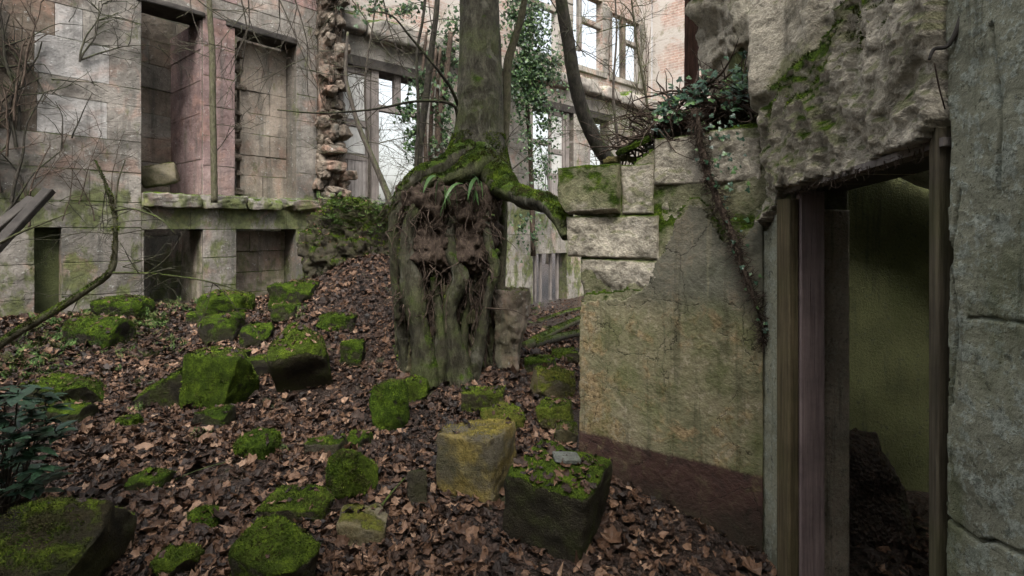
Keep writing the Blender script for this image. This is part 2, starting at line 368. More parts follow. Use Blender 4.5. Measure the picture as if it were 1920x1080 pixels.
def mat_plaster_green():
    g = G('stained_green_plaster', 0.85, 0.25)
    n1 = g.noise(2.3, 6, 0.62); n2 = g.noise(7.5, 7, 0.7, dist=0.5); n3 = g.noise(45, 5, 0.75)
    c = g.ramp(n1, [(0.30, (0.125, 0.125, 0.070)), (0.48, (0.215, 0.20, 0.115)), (0.70, (0.275, 0.24, 0.155))])
    pm = g.noise(1.5, 3, 0.6, g.scale(g.pos, (1, 1, 0.7)))
    c = g.mix(g.sm(g.m_('ADD', n2, g.m_('MULTIPLY', g.m_('SUBTRACT', pm, 0.5), 0.9)), 0.50, 0.64), c, g.ramp(n3, [(0.35, (0.16, 0.115, 0.055)), (0.6, (0.36, 0.27, 0.15))]))
    fl = g.m_('MULTIPLY', g.sm(g.noise(22, 6, 0.8), 0.54, 0.60), g.sm(n1, 0.42, 0.6)); c = g.mix(g.m_('MULTIPLY', fl, 0.75), c, (0.38, 0.33, 0.235))
    dk = g.sm(g.noise(4.5, 6, 0.75, g.scale(g.pos, (1, 1, 0.6))), 0.56, 0.70); c = g.mix(g.m_('MULTIPLY', dk, 0.6), c, (0.045, 0.052, 0.022))
    gr = g.sm(g.noise(3.1, 5, 0.6), 0.5, 0.66); c = g.mix(g.m_('MULTIPLY', gr, 0.55), c, (0.105, 0.125, 0.04))
    c = g.mix(0.55, c, g.ramp(n3, [(0.3, 0.5), (0.5, 1.0), (0.7, 1.25)]), 'MULTIPLY')
    z = g.sep(g.pos)[2]; zz = g.m_('ADD', z, g.m_('ADD', g.m_('MULTIPLY', g.m_('SUBTRACT', g.noise(9, 4), 0.5), 0.05), g.m_('MULTIPLY', g.m_('SUBTRACT', n3, 0.5), 0.03)))
    top = g.sm(z, DADO+0.78, DADO+1.05)        # old grey limewash higher up
    c = g.mix(g.m_('MULTIPLY', top, 0.75), c, g.ramp(n2, [(0.3, (0.08, 0.08, 0.068)), (0.6, (0.15, 0.145, 0.12)), (0.8, (0.24, 0.21, 0.16))]))
    red = g.ramp(n2, [(0.3, (0.035, 0.026, 0.020)), (0.50, (0.070, 0.037, 0.030)), (0.66, (0.085, 0.060, 0.040)), (0.8, (0.10, 0.095, 0.055))])
    dr = g.noise(1.3, 4, 0.7, g.scale(g.pos, (9, 9, 0.5))); c = g.mix(g.m_('MULTIPLY', g.sm(dr, 0.5, 0.7), 0.55), c, (0.05, 0.052, 0.03)); c = g.mix(g.m_('MULTIPLY', g.sm(dr, 0.42, 0.28), 0.35), c, (0.30, 0.27, 0.17))
    c = g.mix(g.m_('MULTIPLY', g.sm(zz, DADO+0.016, DADO-0.016), g.sm(g.noise(6, 4, 0.7), 0.22, 0.46)), c, red)
    wet = g.sm(g.m_('ADD', z, g.m_('MULTIPLY', g.noise(5, 4, 0.6), 0.25)), 0.46, 0.20); c = g.mix(g.m_('MULTIPLY', wet, 0.7), c, (0.028, 0.026, 0.016))
    ck = g.sm(g.vor(3.2, g.mix(0.12, g.pos, g.noise(6, 4, 0.7, col=True)), 'DISTANCE_TO_EDGE'), 0.0, 0.012); ck = g.m_('MAXIMUM', ck, g.sm(n1, 0.50, 0.46)); c = g.mix(0.75, c, g.ramp(ck, [(0, 0.2), (1, 1.0)]), 'MULTIPLY')
    g.bump(g.m_('ADD', n2, g.m_('MULTIPLY', n3, 0.8)), 0.7, 0.016); g.bump(ck, 0.6, 0.006)
    return g.done(c)
M['plaster_green'] = mat_plaster_green()
def mat_plaster_grey(name, base, lichen, greenish):
    g = G(name, 0.9, 0.2)
    n1 = g.noise(3.0, 6, 0.6); n2 = g.noise(13, 7, 0.72); n3 = g.noise(60, 5, 0.75)
    c = g.ramp(n1, [(0.3, tuple(x*0.6 for x in base)), (0.5, base), (0.7, tuple(min(1, x*1.3) for x in base))])
    c = g.mix(g.m_('MULTIPLY', g.sm(g.m_('ADD', n2, g.m_('MULTIPLY', g.m_('SUBTRACT', n3, 0.5), 0.35)), 0.51, 0.55), lichen), c, g.ramp(n3, [(0.35, (0.22, 0.245, 0.205)), (0.6, (0.41, 0.44, 0.38))]))
    c = g.mix(g.m_('MULTIPLY', g.sm(g.noise(2.0, 6, 0.65, g.scale(g.pos, (1.4, 1.4, 0.5))), 0.48, 0.66), greenish), c, (0.10, 0.115, 0.045))
    c = g.mix(g.m_('MULTIPLY', g.sm(g.noise(24, 6, 0.75), 0.57, 0.66), 0.6), c, (0.055, 0.06, 0.045))
    c = g.mix(0.5, c, g.ramp(n3, [(0.3, 0.55), (0.5, 1.0), (0.7, 1.25)]), 'MULTIPLY')
    c = g.mix(g.m_('MULTIPLY', g.sm(g.noise(2.2, 4, 0.7, g.scale(g.pos, (7, 7, 0.6))), 0.54, 0.7), 0.6), c, (0.045, 0.048, 0.032))
    pit = g.sm(g.vor(55), 0.06, 0.2); c = g.mix(0.6, c, g.ramp(pit, [(0, 0.35), (1, 1.0)]), 'MULTIPLY')
    g.bump(g.m_('ADD', n2, g.m_('MULTIPLY', n3, 0.8)), 0.8, 0.014); g.bump(pit, 0.5, 0.006)
    return g.done(c)
M['plaster_grey'] = mat_plaster_grey('lichen_plaster', (0.27, 0.27, 0.20), 0.75, 0.6)
M['plaster_pale'] = mat_plaster_grey('pale_corner_plaster', (0.29, 0.29, 0.215), 0.4, 0.4)
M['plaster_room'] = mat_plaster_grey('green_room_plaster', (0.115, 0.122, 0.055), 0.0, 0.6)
M['plaster_brown'] = mat_plaster_grey('brown_reveal_plaster', (0.27, 0.23, 0.18), 0.15, 0.3)
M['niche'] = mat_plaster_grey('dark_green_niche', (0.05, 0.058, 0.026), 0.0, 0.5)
M['plaster_white'] = mat_plaster_grey('old_white_plaster', (0.48, 0.47, 0.45), 0.5, 0.2)
def mat_wood(name, a, b, green=0.0, axis=(45, 45, 1.6)):
    g = G(name, 0.8, 0.25)
    gr = g.noise(1.6, 6, 0.65, g.scale(g.pos, axis)); n = g.noise(5, 5, 0.65)
    c = g.ramp(gr, [(0.3, a), (0.7, b)]); c = g.mix(0.6, c, g.ramp(n, [(0.3, 0.5), (0.55, 1.0), (0.75, 1.2)]), 'MULTIPLY')
    c = g.mix(g.m_('MULTIPLY', g.sm(g.noise(2.2, 5, 0.6), 0.45, 0.65), green), c, (0.10, 0.11, 0.03))
    g.bump(gr, 0.6, 0.01); g.bump(g.noise(50, 4, 0.7), 0.25, 0.003)
    return g.done(c)
M['wood_purple'] = mat_wood('faded_purple_paint', (0.19, 0.145, 0.14), (0.31, 0.24, 0.228))
M['wood_yellow'] = mat_wood('algae_yellow_wood', (0.065, 0.052, 0.030), (0.185, 0.145, 0.085), 0.2)
M['wood_post'] = mat_wood('worn_jamb_wood', (0.04, 0.034, 0.024), (0.15, 0.125, 0.088), 0.3)
M['wood_grey'] = mat_wood('silvered_shutter_wood', (0.20, 0.18, 0.17), (0.38, 0.35, 0.33))
M['wood_white'] = mat_wood('flaking_white_paint', (0.42, 0.42, 0.40), (0.58, 0.58, 0.56))
M['wood_dark'] = mat_wood('rotten_dark_timber', (0.018, 0.016, 0.015), (0.07, 0.062, 0.055), axis=(3, 3, 3))
M['wood_frame'] = mat_wood('weathered_window_timber', (0.14, 0.12, 0.11), (0.28, 0.25, 0.23))
def mat_mossrock():                              # object colour: R moss cover, G yellowing, B stone tone
    g = G('mossy_stone', 0.95, 0.12)
    cc = g.t.nodes.new('ShaderNodeSeparateColor'); g.lk(cc.inputs[0], g.ocol); mo, ye, to = cc.outputs[0], cc.outputs[1], cc.outputs[2]
    n1 = g.noise(5, 6, 0.65); n2 = g.noise(26, 5, 0.7); n3 = g.noise(110, 3, 0.7)
    st = g.ramp(n1, [(0.3, (0.05, 0.046, 0.035)), (0.5, (0.12, 0.105, 0.075)), (0.72, (0.24, 0.205, 0.14))])
    st = g.mix(1.0, st, g.ramp(to, [(0, 0.12), (0.25, 0.42), (0.5, 1.0), (1.0, 2.2)]), 'MULTIPLY')
    st = g.mix(g.m_('MULTIPLY', g.sm(n1, 0.42, 0.6), 0.7), st, g.mix(mo, (0.03, 0.03, 0.015), (0.035, 0.05, 0.010)))
    up = g.m_('ADD', g.m_('MULTIPLY', g.sep(g.nrm)[2], 0.42), g.m_('ADD', g.m_('MULTIPLY', n1, 0.9), g.m_('MULTIPLY', mo, 0.9)))
    k = g.sm(g.m_('ADD', up, g.m_('MULTIPLY', n2, 0.45)), 1.20, 1.36)
    st = g.mix(g.m_('MULTIPLY', ye, g.sm(g.noise(4, 4, 0.6), 0.38, 0.6)), st, g.ramp(n2, [(0.3, (0.10, 0.08, 0.02)), (0.6, (0.27, 0.21, 0.07)), (0.8, (0.38, 0.32, 0.15))]))
    ms = g.mix(ye, moss_col(g, 1.2), g.ramp(n2, [(0.35, (0.13, 0.11, 0.022)), (0.6, (0.32, 0.26, 0.07))]))
    c = g.mix(k, st, ms); c = g.mix(0.5, c, g.ramp(n3, [(0.3, 0.45), (0.5, 1.0), (0.7, 1.3)]), 'MULTIPLY')
    g.bump(g.m_('ADD', n2, g.m_('MULTIPLY', n3, 0.6)), 0.9, 0.02); g.bump(g.m_('MULTIPLY', k, g.noise(60, 4, 0.7)), 0.8, 0.02)
    return g.done(c)
M['mossrock'] = mat_mossrock()
def mat_blades(name, a, b, c_):
    g = G(name, 0.85, 0.2); n = g.noise(4.5, 4, 0.65)
    c = g.ramp(g.m_('ADD', g.m_('MULTIPLY', g.attr('rnd'), 0.5), g.m_('MULTIPLY', g.sm(n, 0.3, 0.7), 0.5)), [(0.2, a), (0.55, b), (0.9, c_)])
    c = g.mix(g.m_('MULTIPLY', g.sm(g.noise(5.5, 4, 0.7), 0.47, 0.60), 0.8), c, g.mix(g.attr('rnd'), (0.018, 0.016, 0.007), (0.085, 0.070, 0.026)))
    g.b.inputs['Subsurface Weight'].default_value = 0.0
    return g.done(c)
M['moss'] = mat_blades('moss_tufts', MOSS_D, (0.055, 0.092, 0.007), (0.225, 0.305, 0.026))
M['moss_yellow'] = mat_blades('yellow_moss_tufts', (0.10, 0.09, 0.015), (0.24, 0.20, 0.04), (0.38, 0.32, 0.09))
M['fern'] = mat_blades('low_herb_green', (0.03, 0.06, 0.018), (0.08, 0.14, 0.04), (0.15, 0.21, 0.06))
def mat_leaf(name, per_obj, stops, rough=0.7, spec=0.3):
    g = G(name, rough, spec); f = g.rnd if per_obj else g.attr('rnd')
    c = g.ramp(f, stops); c = g.mix(0.6, c, g.ramp(g.noise(55, 4, 0.65), [(0.3, 0.45), (0.5, 1.0), (0.72, 1.3)]), 'MULTIPLY')
    g.bump(g.noise(90, 3, 0.6), 0.4, 0.004); return g.done(c)
DEAD = [(0.0, (0.008, 0.005, 0.0035)), (0.3, (0.027, 0.015, 0.010)), (0.6, (0.080, 0.042, 0.024)), (0.85, (0.17, 0.098, 0.060)), (1.0, (0.30, 0.195, 0.13))]
M['leaf'] = mat_leaf('dead_leaf', True, DEAD, 0.6, 0.35); M['litter'] = mat_leaf('dead_leaf_litter', False, DEAD, 0.6, 0.35)
M['ivy'] = mat_leaf('ivy_leaf', False, [(0, (0.008, 0.022, 0.009)), (0.5, (0.026, 0.060, 0.020)), (1.0, (0.085, 0.14, 0.045))], 0.45, 0.4)
M['ivy_obj'] = mat_leaf('ivy_leaf_near', True, [(0, (0.016, 0.05, 0.026)), (0.6, (0.035, 0.085, 0.045)), (1.0, (0.10, 0.20, 0.05))], 0.35, 0.5)
M['laurel'] = mat_leaf('laurel_leaf', True, [(0, (0.008, 0.024, 0.014)), (1.0, (0.030, 0.066, 0.032))], 0.4, 0.4)
M['strap'] = mat_leaf('strap_fern', False, [(0, (0.03, 0.075, 0.02)), (1.0, (0.09, 0.17, 0.05))], 0.4, 0.4)
def mat_soil():
    g = G('leaf_mould_soil', 0.55, 0.4); n = g.noise(3, 6, 0.65); n2 = g.noise(30, 6, 0.75); n3 = g.vor(45)
    c = g.ramp(n2, [(0.3, (0.010, 0.007, 0.005)), (0.5, (0.035, 0.022, 0.016)), (0.72, (0.09, 0.055, 0.04))])
    c = g.mix(g.m_('MULTIPLY', g.sm(n, 0.58, 0.7), 0.55), c, (0.03, 0.045, 0.01))
    g.bump(g.m_('ADD', n2, g.m_('MULTIPLY', n3, 0.7)), 1.0, 0.035); return g.done(c)
M['soil'] = mat_soil()
def mat_bark(name, a, b, c_, moss=0.4, sc=1.0, vert=0.45):
    g = G(name, 0.92, 0.2); n1 = g.noise(3*sc, 6, 0.6); n2 = g.noise(13*sc, 6, 0.7, g.scale(g.pos, (1, 1, vert)), 0.4); n3 = g.noise(80*sc, 4, 0.7)
    c = g.ramp(n2, [(0.3, a), (0.5, b), (0.72, c_)])
    c = g.mix(0.5, c, g.ramp(n3, [(0.3, 0.5), (0.5, 1.0), (0.7, 1.2)]), 'MULTIPLY')
    c = g.mix(g.m_('MULTIPLY', g.sm(n1, 0.45, 0.65), moss), c, g.ramp(n3, [(0.3, (0.045, 0.055, 0.02)), (0.7, (0.11, 0.125, 0.05))]))
    z = g.sep(g.nrm)[2]; up = g.m_('ADD', z, g.m_('MULTIPLY', g.m_('SUBTRACT', g.noise(6, 5, 0.65), 0.5), 1.6))
    c = g.mix(g.m_('MULTIPLY', g.sm(up, 0.25, 0.5), min(1, moss*2.2)), c, moss_col(g))
    if sc == 1.0:
        c = g.mix(g.m_('MULTIPLY', g.sm(g.noise(4.2, 4, 0.7, g.scale(g.pos, (1, 1, 0.6)), 0.8), 0.56, 0.66), 0.6), c, (0.15, 0.145, 0.115))
        rg = g.noise(30, 4, 0.65, g.scale(g.pos, (1, 1, 0.38)), 0.8); c = g.mix(0.6, c, g.ramp(rg, [(0.3, 0.35), (0.52, 1.0), (0.75, 1.4)]), 'MULTIPLY'); g.bump(rg, 0.7, 0.02)
    g.bump(n2, 0.9, 0.03/sc); g.bump(n3, 0.5, 0.008/sc); return g.done(c)
M['bark'] = mat_bark('sycamore_bark', (0.022, 0.020, 0.015), (0.062, 0.058, 0.042), (0.125, 0.118, 0.086), 0.6)
M['root'] = mat_bark('smooth_green_root', (0.018, 0.016, 0.011), (0.050, 0.047, 0.031), (0.105, 0.098, 0.066), 0.75, 1.0, 0.35)
M['bark_dark'] = mat_bark('dark_bark', (0.012, 0.011, 0.009), (0.035, 0.031, 0.025), (0.07, 0.062, 0.05), 0.2, 2)
M['bark_red'] = mat_bark('red_brown_bark', (0.018, 0.009, 0.007), (0.06, 0.03, 0.022), (0.11, 0.06, 0.045), 0.05, 2, 0.15)
M['twig'] = mat_bark('bare_twig', (0.022, 0.018, 0.015), (0.06, 0.05, 0.042), (0.11, 0.095, 0.08), 0.12, 3)
M['twig_green'] = mat_bark('mossy_twig', (0.035, 0.032, 0.020), (0.085, 0.078, 0.05), (0.14, 0.13, 0.09), 0.35, 3)
M['stem'] = mat_bark('dead_climber_stem', (0.022, 0.016, 0.012), (0.062, 0.045, 0.034), (0.125, 0.095, 0.072), 0.0, 3)
M['slate'] = mat_plaster_grey('slate_piece', (0.10, 0.105, 0.095), 0.1, 0.3)
M['pipe'] = mat_plaster_grey('old_lead_pipe', (0.12, 0.12, 0.125), 0.2, 0.1)
# ================================================================== the ground
_cp = [ # (px, py, distance)
 (960,1080,2.69),(300,1080,2.5),(620,1080,2.6),(0,1080,2.45),(-300,1080,2.5),(1440,1048,2.93),(1085,848,3.70),(1250,935,3.28),(1180,1000,3.0),
 (800,716,4.98),(860,712,4.98),(930,702,5.05),(600,765,4.7),(450,775,4.5),(200,775,4.4),(0,800,4.0),(-300,800,4.0),(650,700,5.3),(680,596,5.95),(685,505,6.5),(700,478,6.9),
 (575,540,6.95),(480,573,7.4),(300,600,6.3),(300,700,5.15),(100,640,5.4),(-50,640,5.0),(400,650,5.8),(560,680,5.4),(1040,655,6.6),(1050,600,9.0),(1040,585,11.0),
 (618,495,7.6),(400,573,7.45),(250,577,6.75),(100,595,6.1),(850,850,3.75),(700,900,3.4),(960,800,4.2),(400,900,3.3),(150,930,3.05),(1060,720,5.0)]
_pts = [P(*c) for c in _cp]
for x, y, z in [(0,8.3,.25),(-1.4,8.6,.55),(3,8,.2),(4,14,.2),(-8,3,.6),(-7,-1,.4),(0,0.5,0.02),(1.38,1.6,0.0),(1.3,0,0),(-3,0.5,.2),(0,-4,0),(-7,10,.5),(-5,13,.3),(0,15,.2),(6,18,.2),(-10,7,.5),(4.5,5,.1)]:
    _pts.append(np.array((x, y, z)))
_pts = np.array(_pts)
def _tps(r2): return 0.5*r2*np.log(np.maximum(r2, 1e-9))
_n = len(_pts); _A = np.zeros((_n+3, _n+3)); _d = ((_pts[:, None, :2]-_pts[None, :, :2])**2).sum(-1)
_A[:_n, :_n] = _tps(_d)+np.eye(_n)*0.05; _A[:_n, _n] = 1; _A[:_n, _n+1:] = _pts[:, :2]; _A[_n:, :_n] = _A[:_n, _n:].T
_W = np.linalg.solve(_A, np.concatenate([_pts[:, 2], [0, 0, 0]]))
def ground(x, y):
    x = np.atleast_1d(v3(x)); y = np.atleast_1d(v3(y)); out = np.zeros(len(x))
    for i in range(0, len(x), 20000):
        s = slice(i, i+20000); xy = np.stack([x[s], y[s]], 1)
        z = _tps(((xy[:, None]-_pts[None, :, :2])**2).sum(-1))@_W[:_n]+_W[_n]+xy@_W[_n+1:]
        far = np.clip((np.hypot(xy[:, 0]+0.5, xy[:, 1]-6)-11)/6, 0, 1); far = far*far*(3-2*far)
        z = np.clip(z, -0.6, 2.2)*(1-far)+0.25*far
        p3 = np.concatenate([xy, np.zeros((len(xy), 1))], 1)
        z += (fbm(p3, 1.6, 3, 3)*0.05+fbm(p3, 6.0, 3, 5)*0.022)
        inside = np.clip((xy[:, 0]-1.40)/0.08, 0, 1)*np.clip((3.3-xy[:, 1])/0.2, 0, 1)*np.clip((xy[:, 1]-0.3)/.2, 0, 1)   # level floor in the room
        out[s] = z*(1-inside)+inside*(0.0+0.04*fbm(p3, 3, 3, 8))
    return out
_gx = np.arange(-8, 6.01, 0.05); _gy = np.arange(0.4, 16.01, 0.05)
_gg = ground(*(q.ravel() for q in np.meshgrid(_gx, _gy, indexing='ij'))).reshape(len(_gx), len(_gy)); _ground = ground
def ground(x, y):                          # the same surface, read from a table
    x = np.atleast_1d(v3(x)); y = np.atleast_1d(v3(y)); a = np.clip((x+8)/0.05, 0, len(_gx)-1.001); b = np.clip((y-0.4)/0.05, 0, len(_gy)-1.001)
    i, j = a.astype(int), b.astype(int); a = a-i; b = b-j
    return _gg[i, j]*(1-a)*(1-b)+_gg[i+1, j]*a*(1-b)+_gg[i, j+1]*(1-a)*b+_gg[i+1, j+1]*a*b
def hit(px, py, lo=1.6, hi=16):
    d = np.linspace(lo, hi, 1500); q = np.stack([(px-960)/F*d, d, CZ+(HORIZON-py)/F*d], 1)
    b = q[:, 2] < ground(q[:, 0], q[:, 1]); i = int(np.argmax(b)) if b.any() else len(d)-1
    return q[i]
def axis_pts(lo, hi, a, b, fine, far):
    mid = np.arange(a, b, fine); k = np.geomspace(fine, far, 26)
    return np.concatenate([(a-np.cumsum(k))[::-1], mid, mid[-1]+np.cumsum(k)])
gx = axis_pts(0, 0, -6.5, 3.6, 0.045, 30); gy = axis_pts(0, 0, 1.2, 12, 0.045, 30)
GX, GY = np.meshgrid(gx, gy, indexing='ij')
GZ = _ground(GX.ravel(), GY.ravel())
_I = np.arange(GX.size).reshape(GX.shape)
terrain = obj('ground', np.stack([GX.ravel(), GY.ravel(), GZ], 1), np.stack([_I[:-1, :-1], _I[1:, :-1], _I[1:, 1:], _I[:-1, 1:]], -1).reshape(-1, 4), M['soil'])
tag(terrain, 'dark leaf mould rising in a heap towards the ruin', kind='structure')

# ================================================================== the ruined facade
UP = np.array((0, 0, 1.0))
OL = np.array((-3.44, 8.5, CZ)); EL = np.array((0.643, 0.766, 0)); EL /= np.linalg.norm(EL); NL = np.array((EL[1], -EL[0], 0))
OR = OL+EL*0.45; ER = np.array((1.1, 1.0, 0)); ER /= np.linalg.norm(ER); NR = np.array((ER[1], -ER[0], 0))
facade = thing('ruined_facade', 'tall roofless stone facade with empty window openings behind the tree', 'building', (OL[0], OL[1], 0.6))
def spans(a, b, cuts):
    r = [(a, b)]
    for c0, c1 in cuts:
        n = []
        for x0, x1 in r:
            if c1 <= x0 or c0 >= x1: n.append((x0, x1)); continue
            if c0 > x0: n.append((x0, c0))
            if c1 < x1: n.append((c1, x1))
        r = n
    return r
def core(name, o, e, n, s0, s1, z0, z1, openings, mat, parent, thick=0.5, step=0.25):
    ts = sorted(set([s0, s1]+[x for q in openings for x in q[:2]]+list(np.round(np.arange(s0, s1, step), 3))))
    zs = sorted(set([z0, z1]+[x for q in openings for x in q[2:]]+list(np.round(np.arange(z0, z1, step), 3))))
    ts = np.array([t for t in ts if s0 <= t <= s1]); zs = np.array([z for z in zs if z0 <= z <= z1])
    tc = (ts[1:]+ts[:-1])/2; zc = (zs[1:]+zs[:-1])/2; m = np.ones((len(tc), len(zc)), bool)
    for a, b, c, d in openings: m &= ~((tc > a) & (tc < b))[:, None] | ~((zc > c) & (zc < d))[None, :]
    V, Fq, uv = sheet(o, e, UP, n, ts, zs, m, 0.0, thick)
    return obj(name, V, Fq, mat, parent, smooth=False, uv=uv)
blk = [0]
def blocks(o, e, n, s0, s1, courses, openings, parent, mean=0.62, pick=None, base='ashlar_left', proud=(0.007, 0.012), forced=None, depth=0.16):
    r = np.random.default_rng(int(abs(s0*100))+11)
    for ci, (z0, z1) in enumerate(zip(courses[:-1], courses[1:])):
        zc = (z0+z1)/2; cuts = [(a, b) for a, b, c, d in openings if c < zc < d]
        for a, b in spans(s0, s1, cuts):
            if b-a < 0.03: continue
            fs = [x for x in (forced or {}).get(ci, []) if a < x < b]
            marks = [a]+fs+[b]; cutx = [a]
            for x0, x1 in zip(marks[:-1], marks[1:]):
                if fs: cutx.append(x1); continue
                k = max(1, int(round((x1-x0)/mean))); q = np.linspace(x0, x1, k+1)
                if k > 1: q[1:-1] += r.uniform(-0.3, 0.3, k-1)*(x1-x0)/k*0.8 + (0.12 if ci % 2 else -0.12)*(x1-x0)/k
                cutx += list(q[1:])
            for x0, x1 in zip(cutx[:-1], cutx[1:]):
                blk[0] += 1; g = 0.0018
                m = M[base]
                if pick: m = pick((x0+x1)/2, zc) or m
                V, Fq = bevel_box(o, e, UP, n, x0+(0.002 if x0 == a else g), x1-(0.002 if x1 == b else g), z0+g, z1-g, -depth, r.uniform(*proud), r.uniform(0.003, 0.006), 0.0025, blk[0])
                obj('stone_block', V, Fq, m, parent, smooth=False)
W1 = (-2.10, -1.37, 0.47, 3.0); W2 = (-0.94, 0.0, 0.47, 3.0); B1 = (-2.07, -1.37, -1.7, 0.0); B2 = (-0.92, 0.0, -1.7, 0.0)
NICHE = (-3.14, -2.90, -1.35, 0.02)
cl = core('wall_core', OL, EL, NL, -5.4, 0.45, -1.7, 4.4, [W1, W2, B1, B2, NICHE], M['core'], facade)
pale = [(-3.13, -2.50, 1.80, 2.26), (-3.1, -2.45, 1.12, 1.57), (-2.95, -2.72, 2.26, 2.65)]
def pickL(s, z):
    for a, b, c, d in pale:
        if a < s < b and c < z < d: return M['ashlar_pale']
    if s < -3.2 and z > 0.9 and random.random() < 0.5: return M['rubble']
    return None
blocks(OL, EL, NL, -5.4, -2.10, [-1.7, -1.2, -0.8, -0.4, 0.02, 0.34, 0.72, 1.12, 1.57, 1.80, 2.26, 2.65, 3.05, 3.5], [NICHE], facade, 0.75, pickL,
       forced={7: [-4.4, -3.7, -3.12, -2.46], 9: [-4.2, -3.5, -3.14, -2.44], 10: [-4.6, -3.8, -2.96, -2.70]})
def pickM(s, z):
    if -1.37 < s < -0.94 and z > 0.6: return M['ashlar_pink']
    if z > 3.6: return M['ashlar_pink'] if random.random() < 0.4 else None
    return None
crs = [-1.7, -1.2, -0.8, -0.4, 0.0, 0.30, 0.47, 0.90, 1.32, 1.74, 2.16, 2.58, 3.0, 3.28, 3.58, 3.95, 4.4]
blocks(OL, EL, NL, -2.10, 0.45, crs, [W1, W2, B1, B2, (-2.1, 0.45, 0.30, 0.47)], facade, 0.55, pickM)
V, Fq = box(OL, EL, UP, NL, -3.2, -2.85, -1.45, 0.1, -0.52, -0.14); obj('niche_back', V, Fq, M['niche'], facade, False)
# projecting sill band, in worn lengths
for i, (a, b) in enumerate(((-2.10, -1.42), (-1.42, -0.80), (-0.80, -0.28), (-0.28, 0.44))):
    p, f = rock((b-a-0.008, 0.28, 0.19), 40+i, 18, 14, 5, 0.14, 0, 0.03, (.85, 1.2)); q = OL+EL*(a+b)/2+NL*-0.02+UP*0.385
    o = obj('sill_stone', q+p[:, :1]*EL+p[:, 1:2]*NL+p[:, 2:]*UP, f, M['ashlar_left'], facade)
# dark timber lintels over the windows
for (a, b, zz) in ((-2.16, -1.33, 3.0), (-1.08, 0.03, 3.0)):
    p, f = rock((b-a, 0.42, 0.11), int(abs(a)*10), 8, 14, 1, 0.08); q = OL+EL*(a+b)/2+NL*-0.17+UP*(zz-0.02)
    obj('lintel', q+p[:, :1]*EL+p[:, 1:2]*NL+p[:, 2:]*UP, f, M['wood_dark'], facade)
# deep pink cross wall seen through the first window: courses of long blocks
def wall_blocks(o, e, n, t0, t1, zs, mean, mat, parent, seed, name='stone_block', dep=0.2, alt=None, proud=(0.0, 0.014)):
    r = np.random.default_rng(seed)
    for z0, z1 in zip(zs[:-1], zs[1:]):
        k = max(1, int(round((t1-t0)/mean))); q = np.linspace(t0, t1, k+1)
        if k > 1: q[1:-1] += r.uniform(-0.3, 0.3, k-1)*(t1-t0)/k
        for a, b in zip(q[:-1], q[1:]):
            V, Fq = bevel_box(o, e, UP, n, a+0.002, b-0.002, z0+0.002, z1-0.002, -dep, r.uniform(*proud), r.uniform(0.003, 0.008), 0.003, r.integers(1e6))
            obj(name, V, Fq, alt if (alt is not None and r.random() < 0.3) else mat, parent, smooth=False)
oj = OL+EL*-1.386; ej = -NL; nj = -EL      # the jamb's face looks left along the facade
wall_blocks(oj, ej, nj, 0.03, 1.22, [0.47, 0.98, 1.62, 2.08, 2.52, 2.93], 1.3, M['ashlar_pink'], facade, 5, dep=0.25)
# masonry of the room behind the windows
RB = OL-NL*1.55; TB = unit(EL+NL*-0.25); NB = np.array((TB[1], -TB[0], 0))
V, Fq = box(RB, TB, UP, NB, -3.4, 1.25, -1.7, 3.9, -0.5, -0.06); obj('inner_wall_core', V, Fq, M['core'], facade, False)
wall_blocks(RB, TB, NB, -2.4, 1.25, [-1.7, -1.3, -0.9, -0.5, -0.1, 0.3, 0.66, 1.0, 1.36, 1.72, 2.1, 2.46, 2.82, 3.2], 0.5, M['ashlar_inner'], facade, 8, dep=0.06, alt=M['ashlar'])
wall_blocks(OL-NL*0.36, EL, NL, -0.92, -0.004, [-1.7, -1.3, -0.98, -0.66, -0.34, -0.03], 0.42, M['ashlar_inner'], facade, 28, dep=0.12, proud=(-.03, .02))
wall_blocks(OL+EL*-1.376, -NL, -EL, 0.03, 0.8, [-1.7, -1.2, -0.62, -0.02], 0.9, M['ashlar_inner'], facade, 29, dep=0.25)
# narrow dark slots where the stones were toothed for a lost wall
toothx = -0.78; RB, TB, NB = OL-NL*0.36, EL, NL
wall_blocks(OL-NL*0.30, EL, NL, -0.74, -0.004, [0.47, 0.83, 1.14, 1.48, 1.80, 2.14, 2.50, 2.88], 0.4, M['ashlar_inner'], facade, 18, dep=0.12, proud=(-.012, .012))
for i, z in enumerate((0.62, 0.86, 1.12, 1.30, 1.56, 1.74, 1.98, 2.20, 2.44, 2.66)):
    p, f = rock((random.uniform(.10, .2), 0.14, random.uniform(0.05, 0.17)), 300+i, 8, 9, 6, 0.2, 0, .02, (.7, 1.1)); q = RB+TB*(toothx+random.uniform(-.05, .05))+NB*0.03+UP*(z+random.uniform(-.05, .05))
    obj('toothing_stone', q+p[:, :1]*TB+p[:, 1:2]*NB+p[:, 2:]*UP, f, M['rubble'], facade, False)
# ---- right-hand length
WA = (0.30, 2.05, 0.35, 3.0); WB = (4.90, 6.30, 0.35, 3.0); WC = (6.85, 7.70, 0.35, 3.0); BA = (4.90, 6.05, -1.7, -0.57)
U1 = (4.62, 5.72, 4.07, 5.9); U2 = (6.28, 7.42, 4.07, 5.9); U3 = (7.84, 9.1, 4.07, 5.75)
core('wall_core', OR, ER, NR, 0.0, 9.7, -1.7, 3.6, [WA, WB, WC, BA], M['core'], facade, 0.30)
core('brick_storey', OR, ER, NR, 0.0, 9.7, 3.6, 6.6, [U1, U2, U3], M['brick'], facade, 0.20)
blocks(OR, ER, NR, 0.0, 9.7, [-1.7, -1.32, -0.95, -0.57, -0.12, 0.35, 0.8, 1.24, 1.68, 2.12, 2.56, 3.0, 3.36], [WA, WB, WC, BA], facade, 0.95, lambda s, z: M['ashlar'])
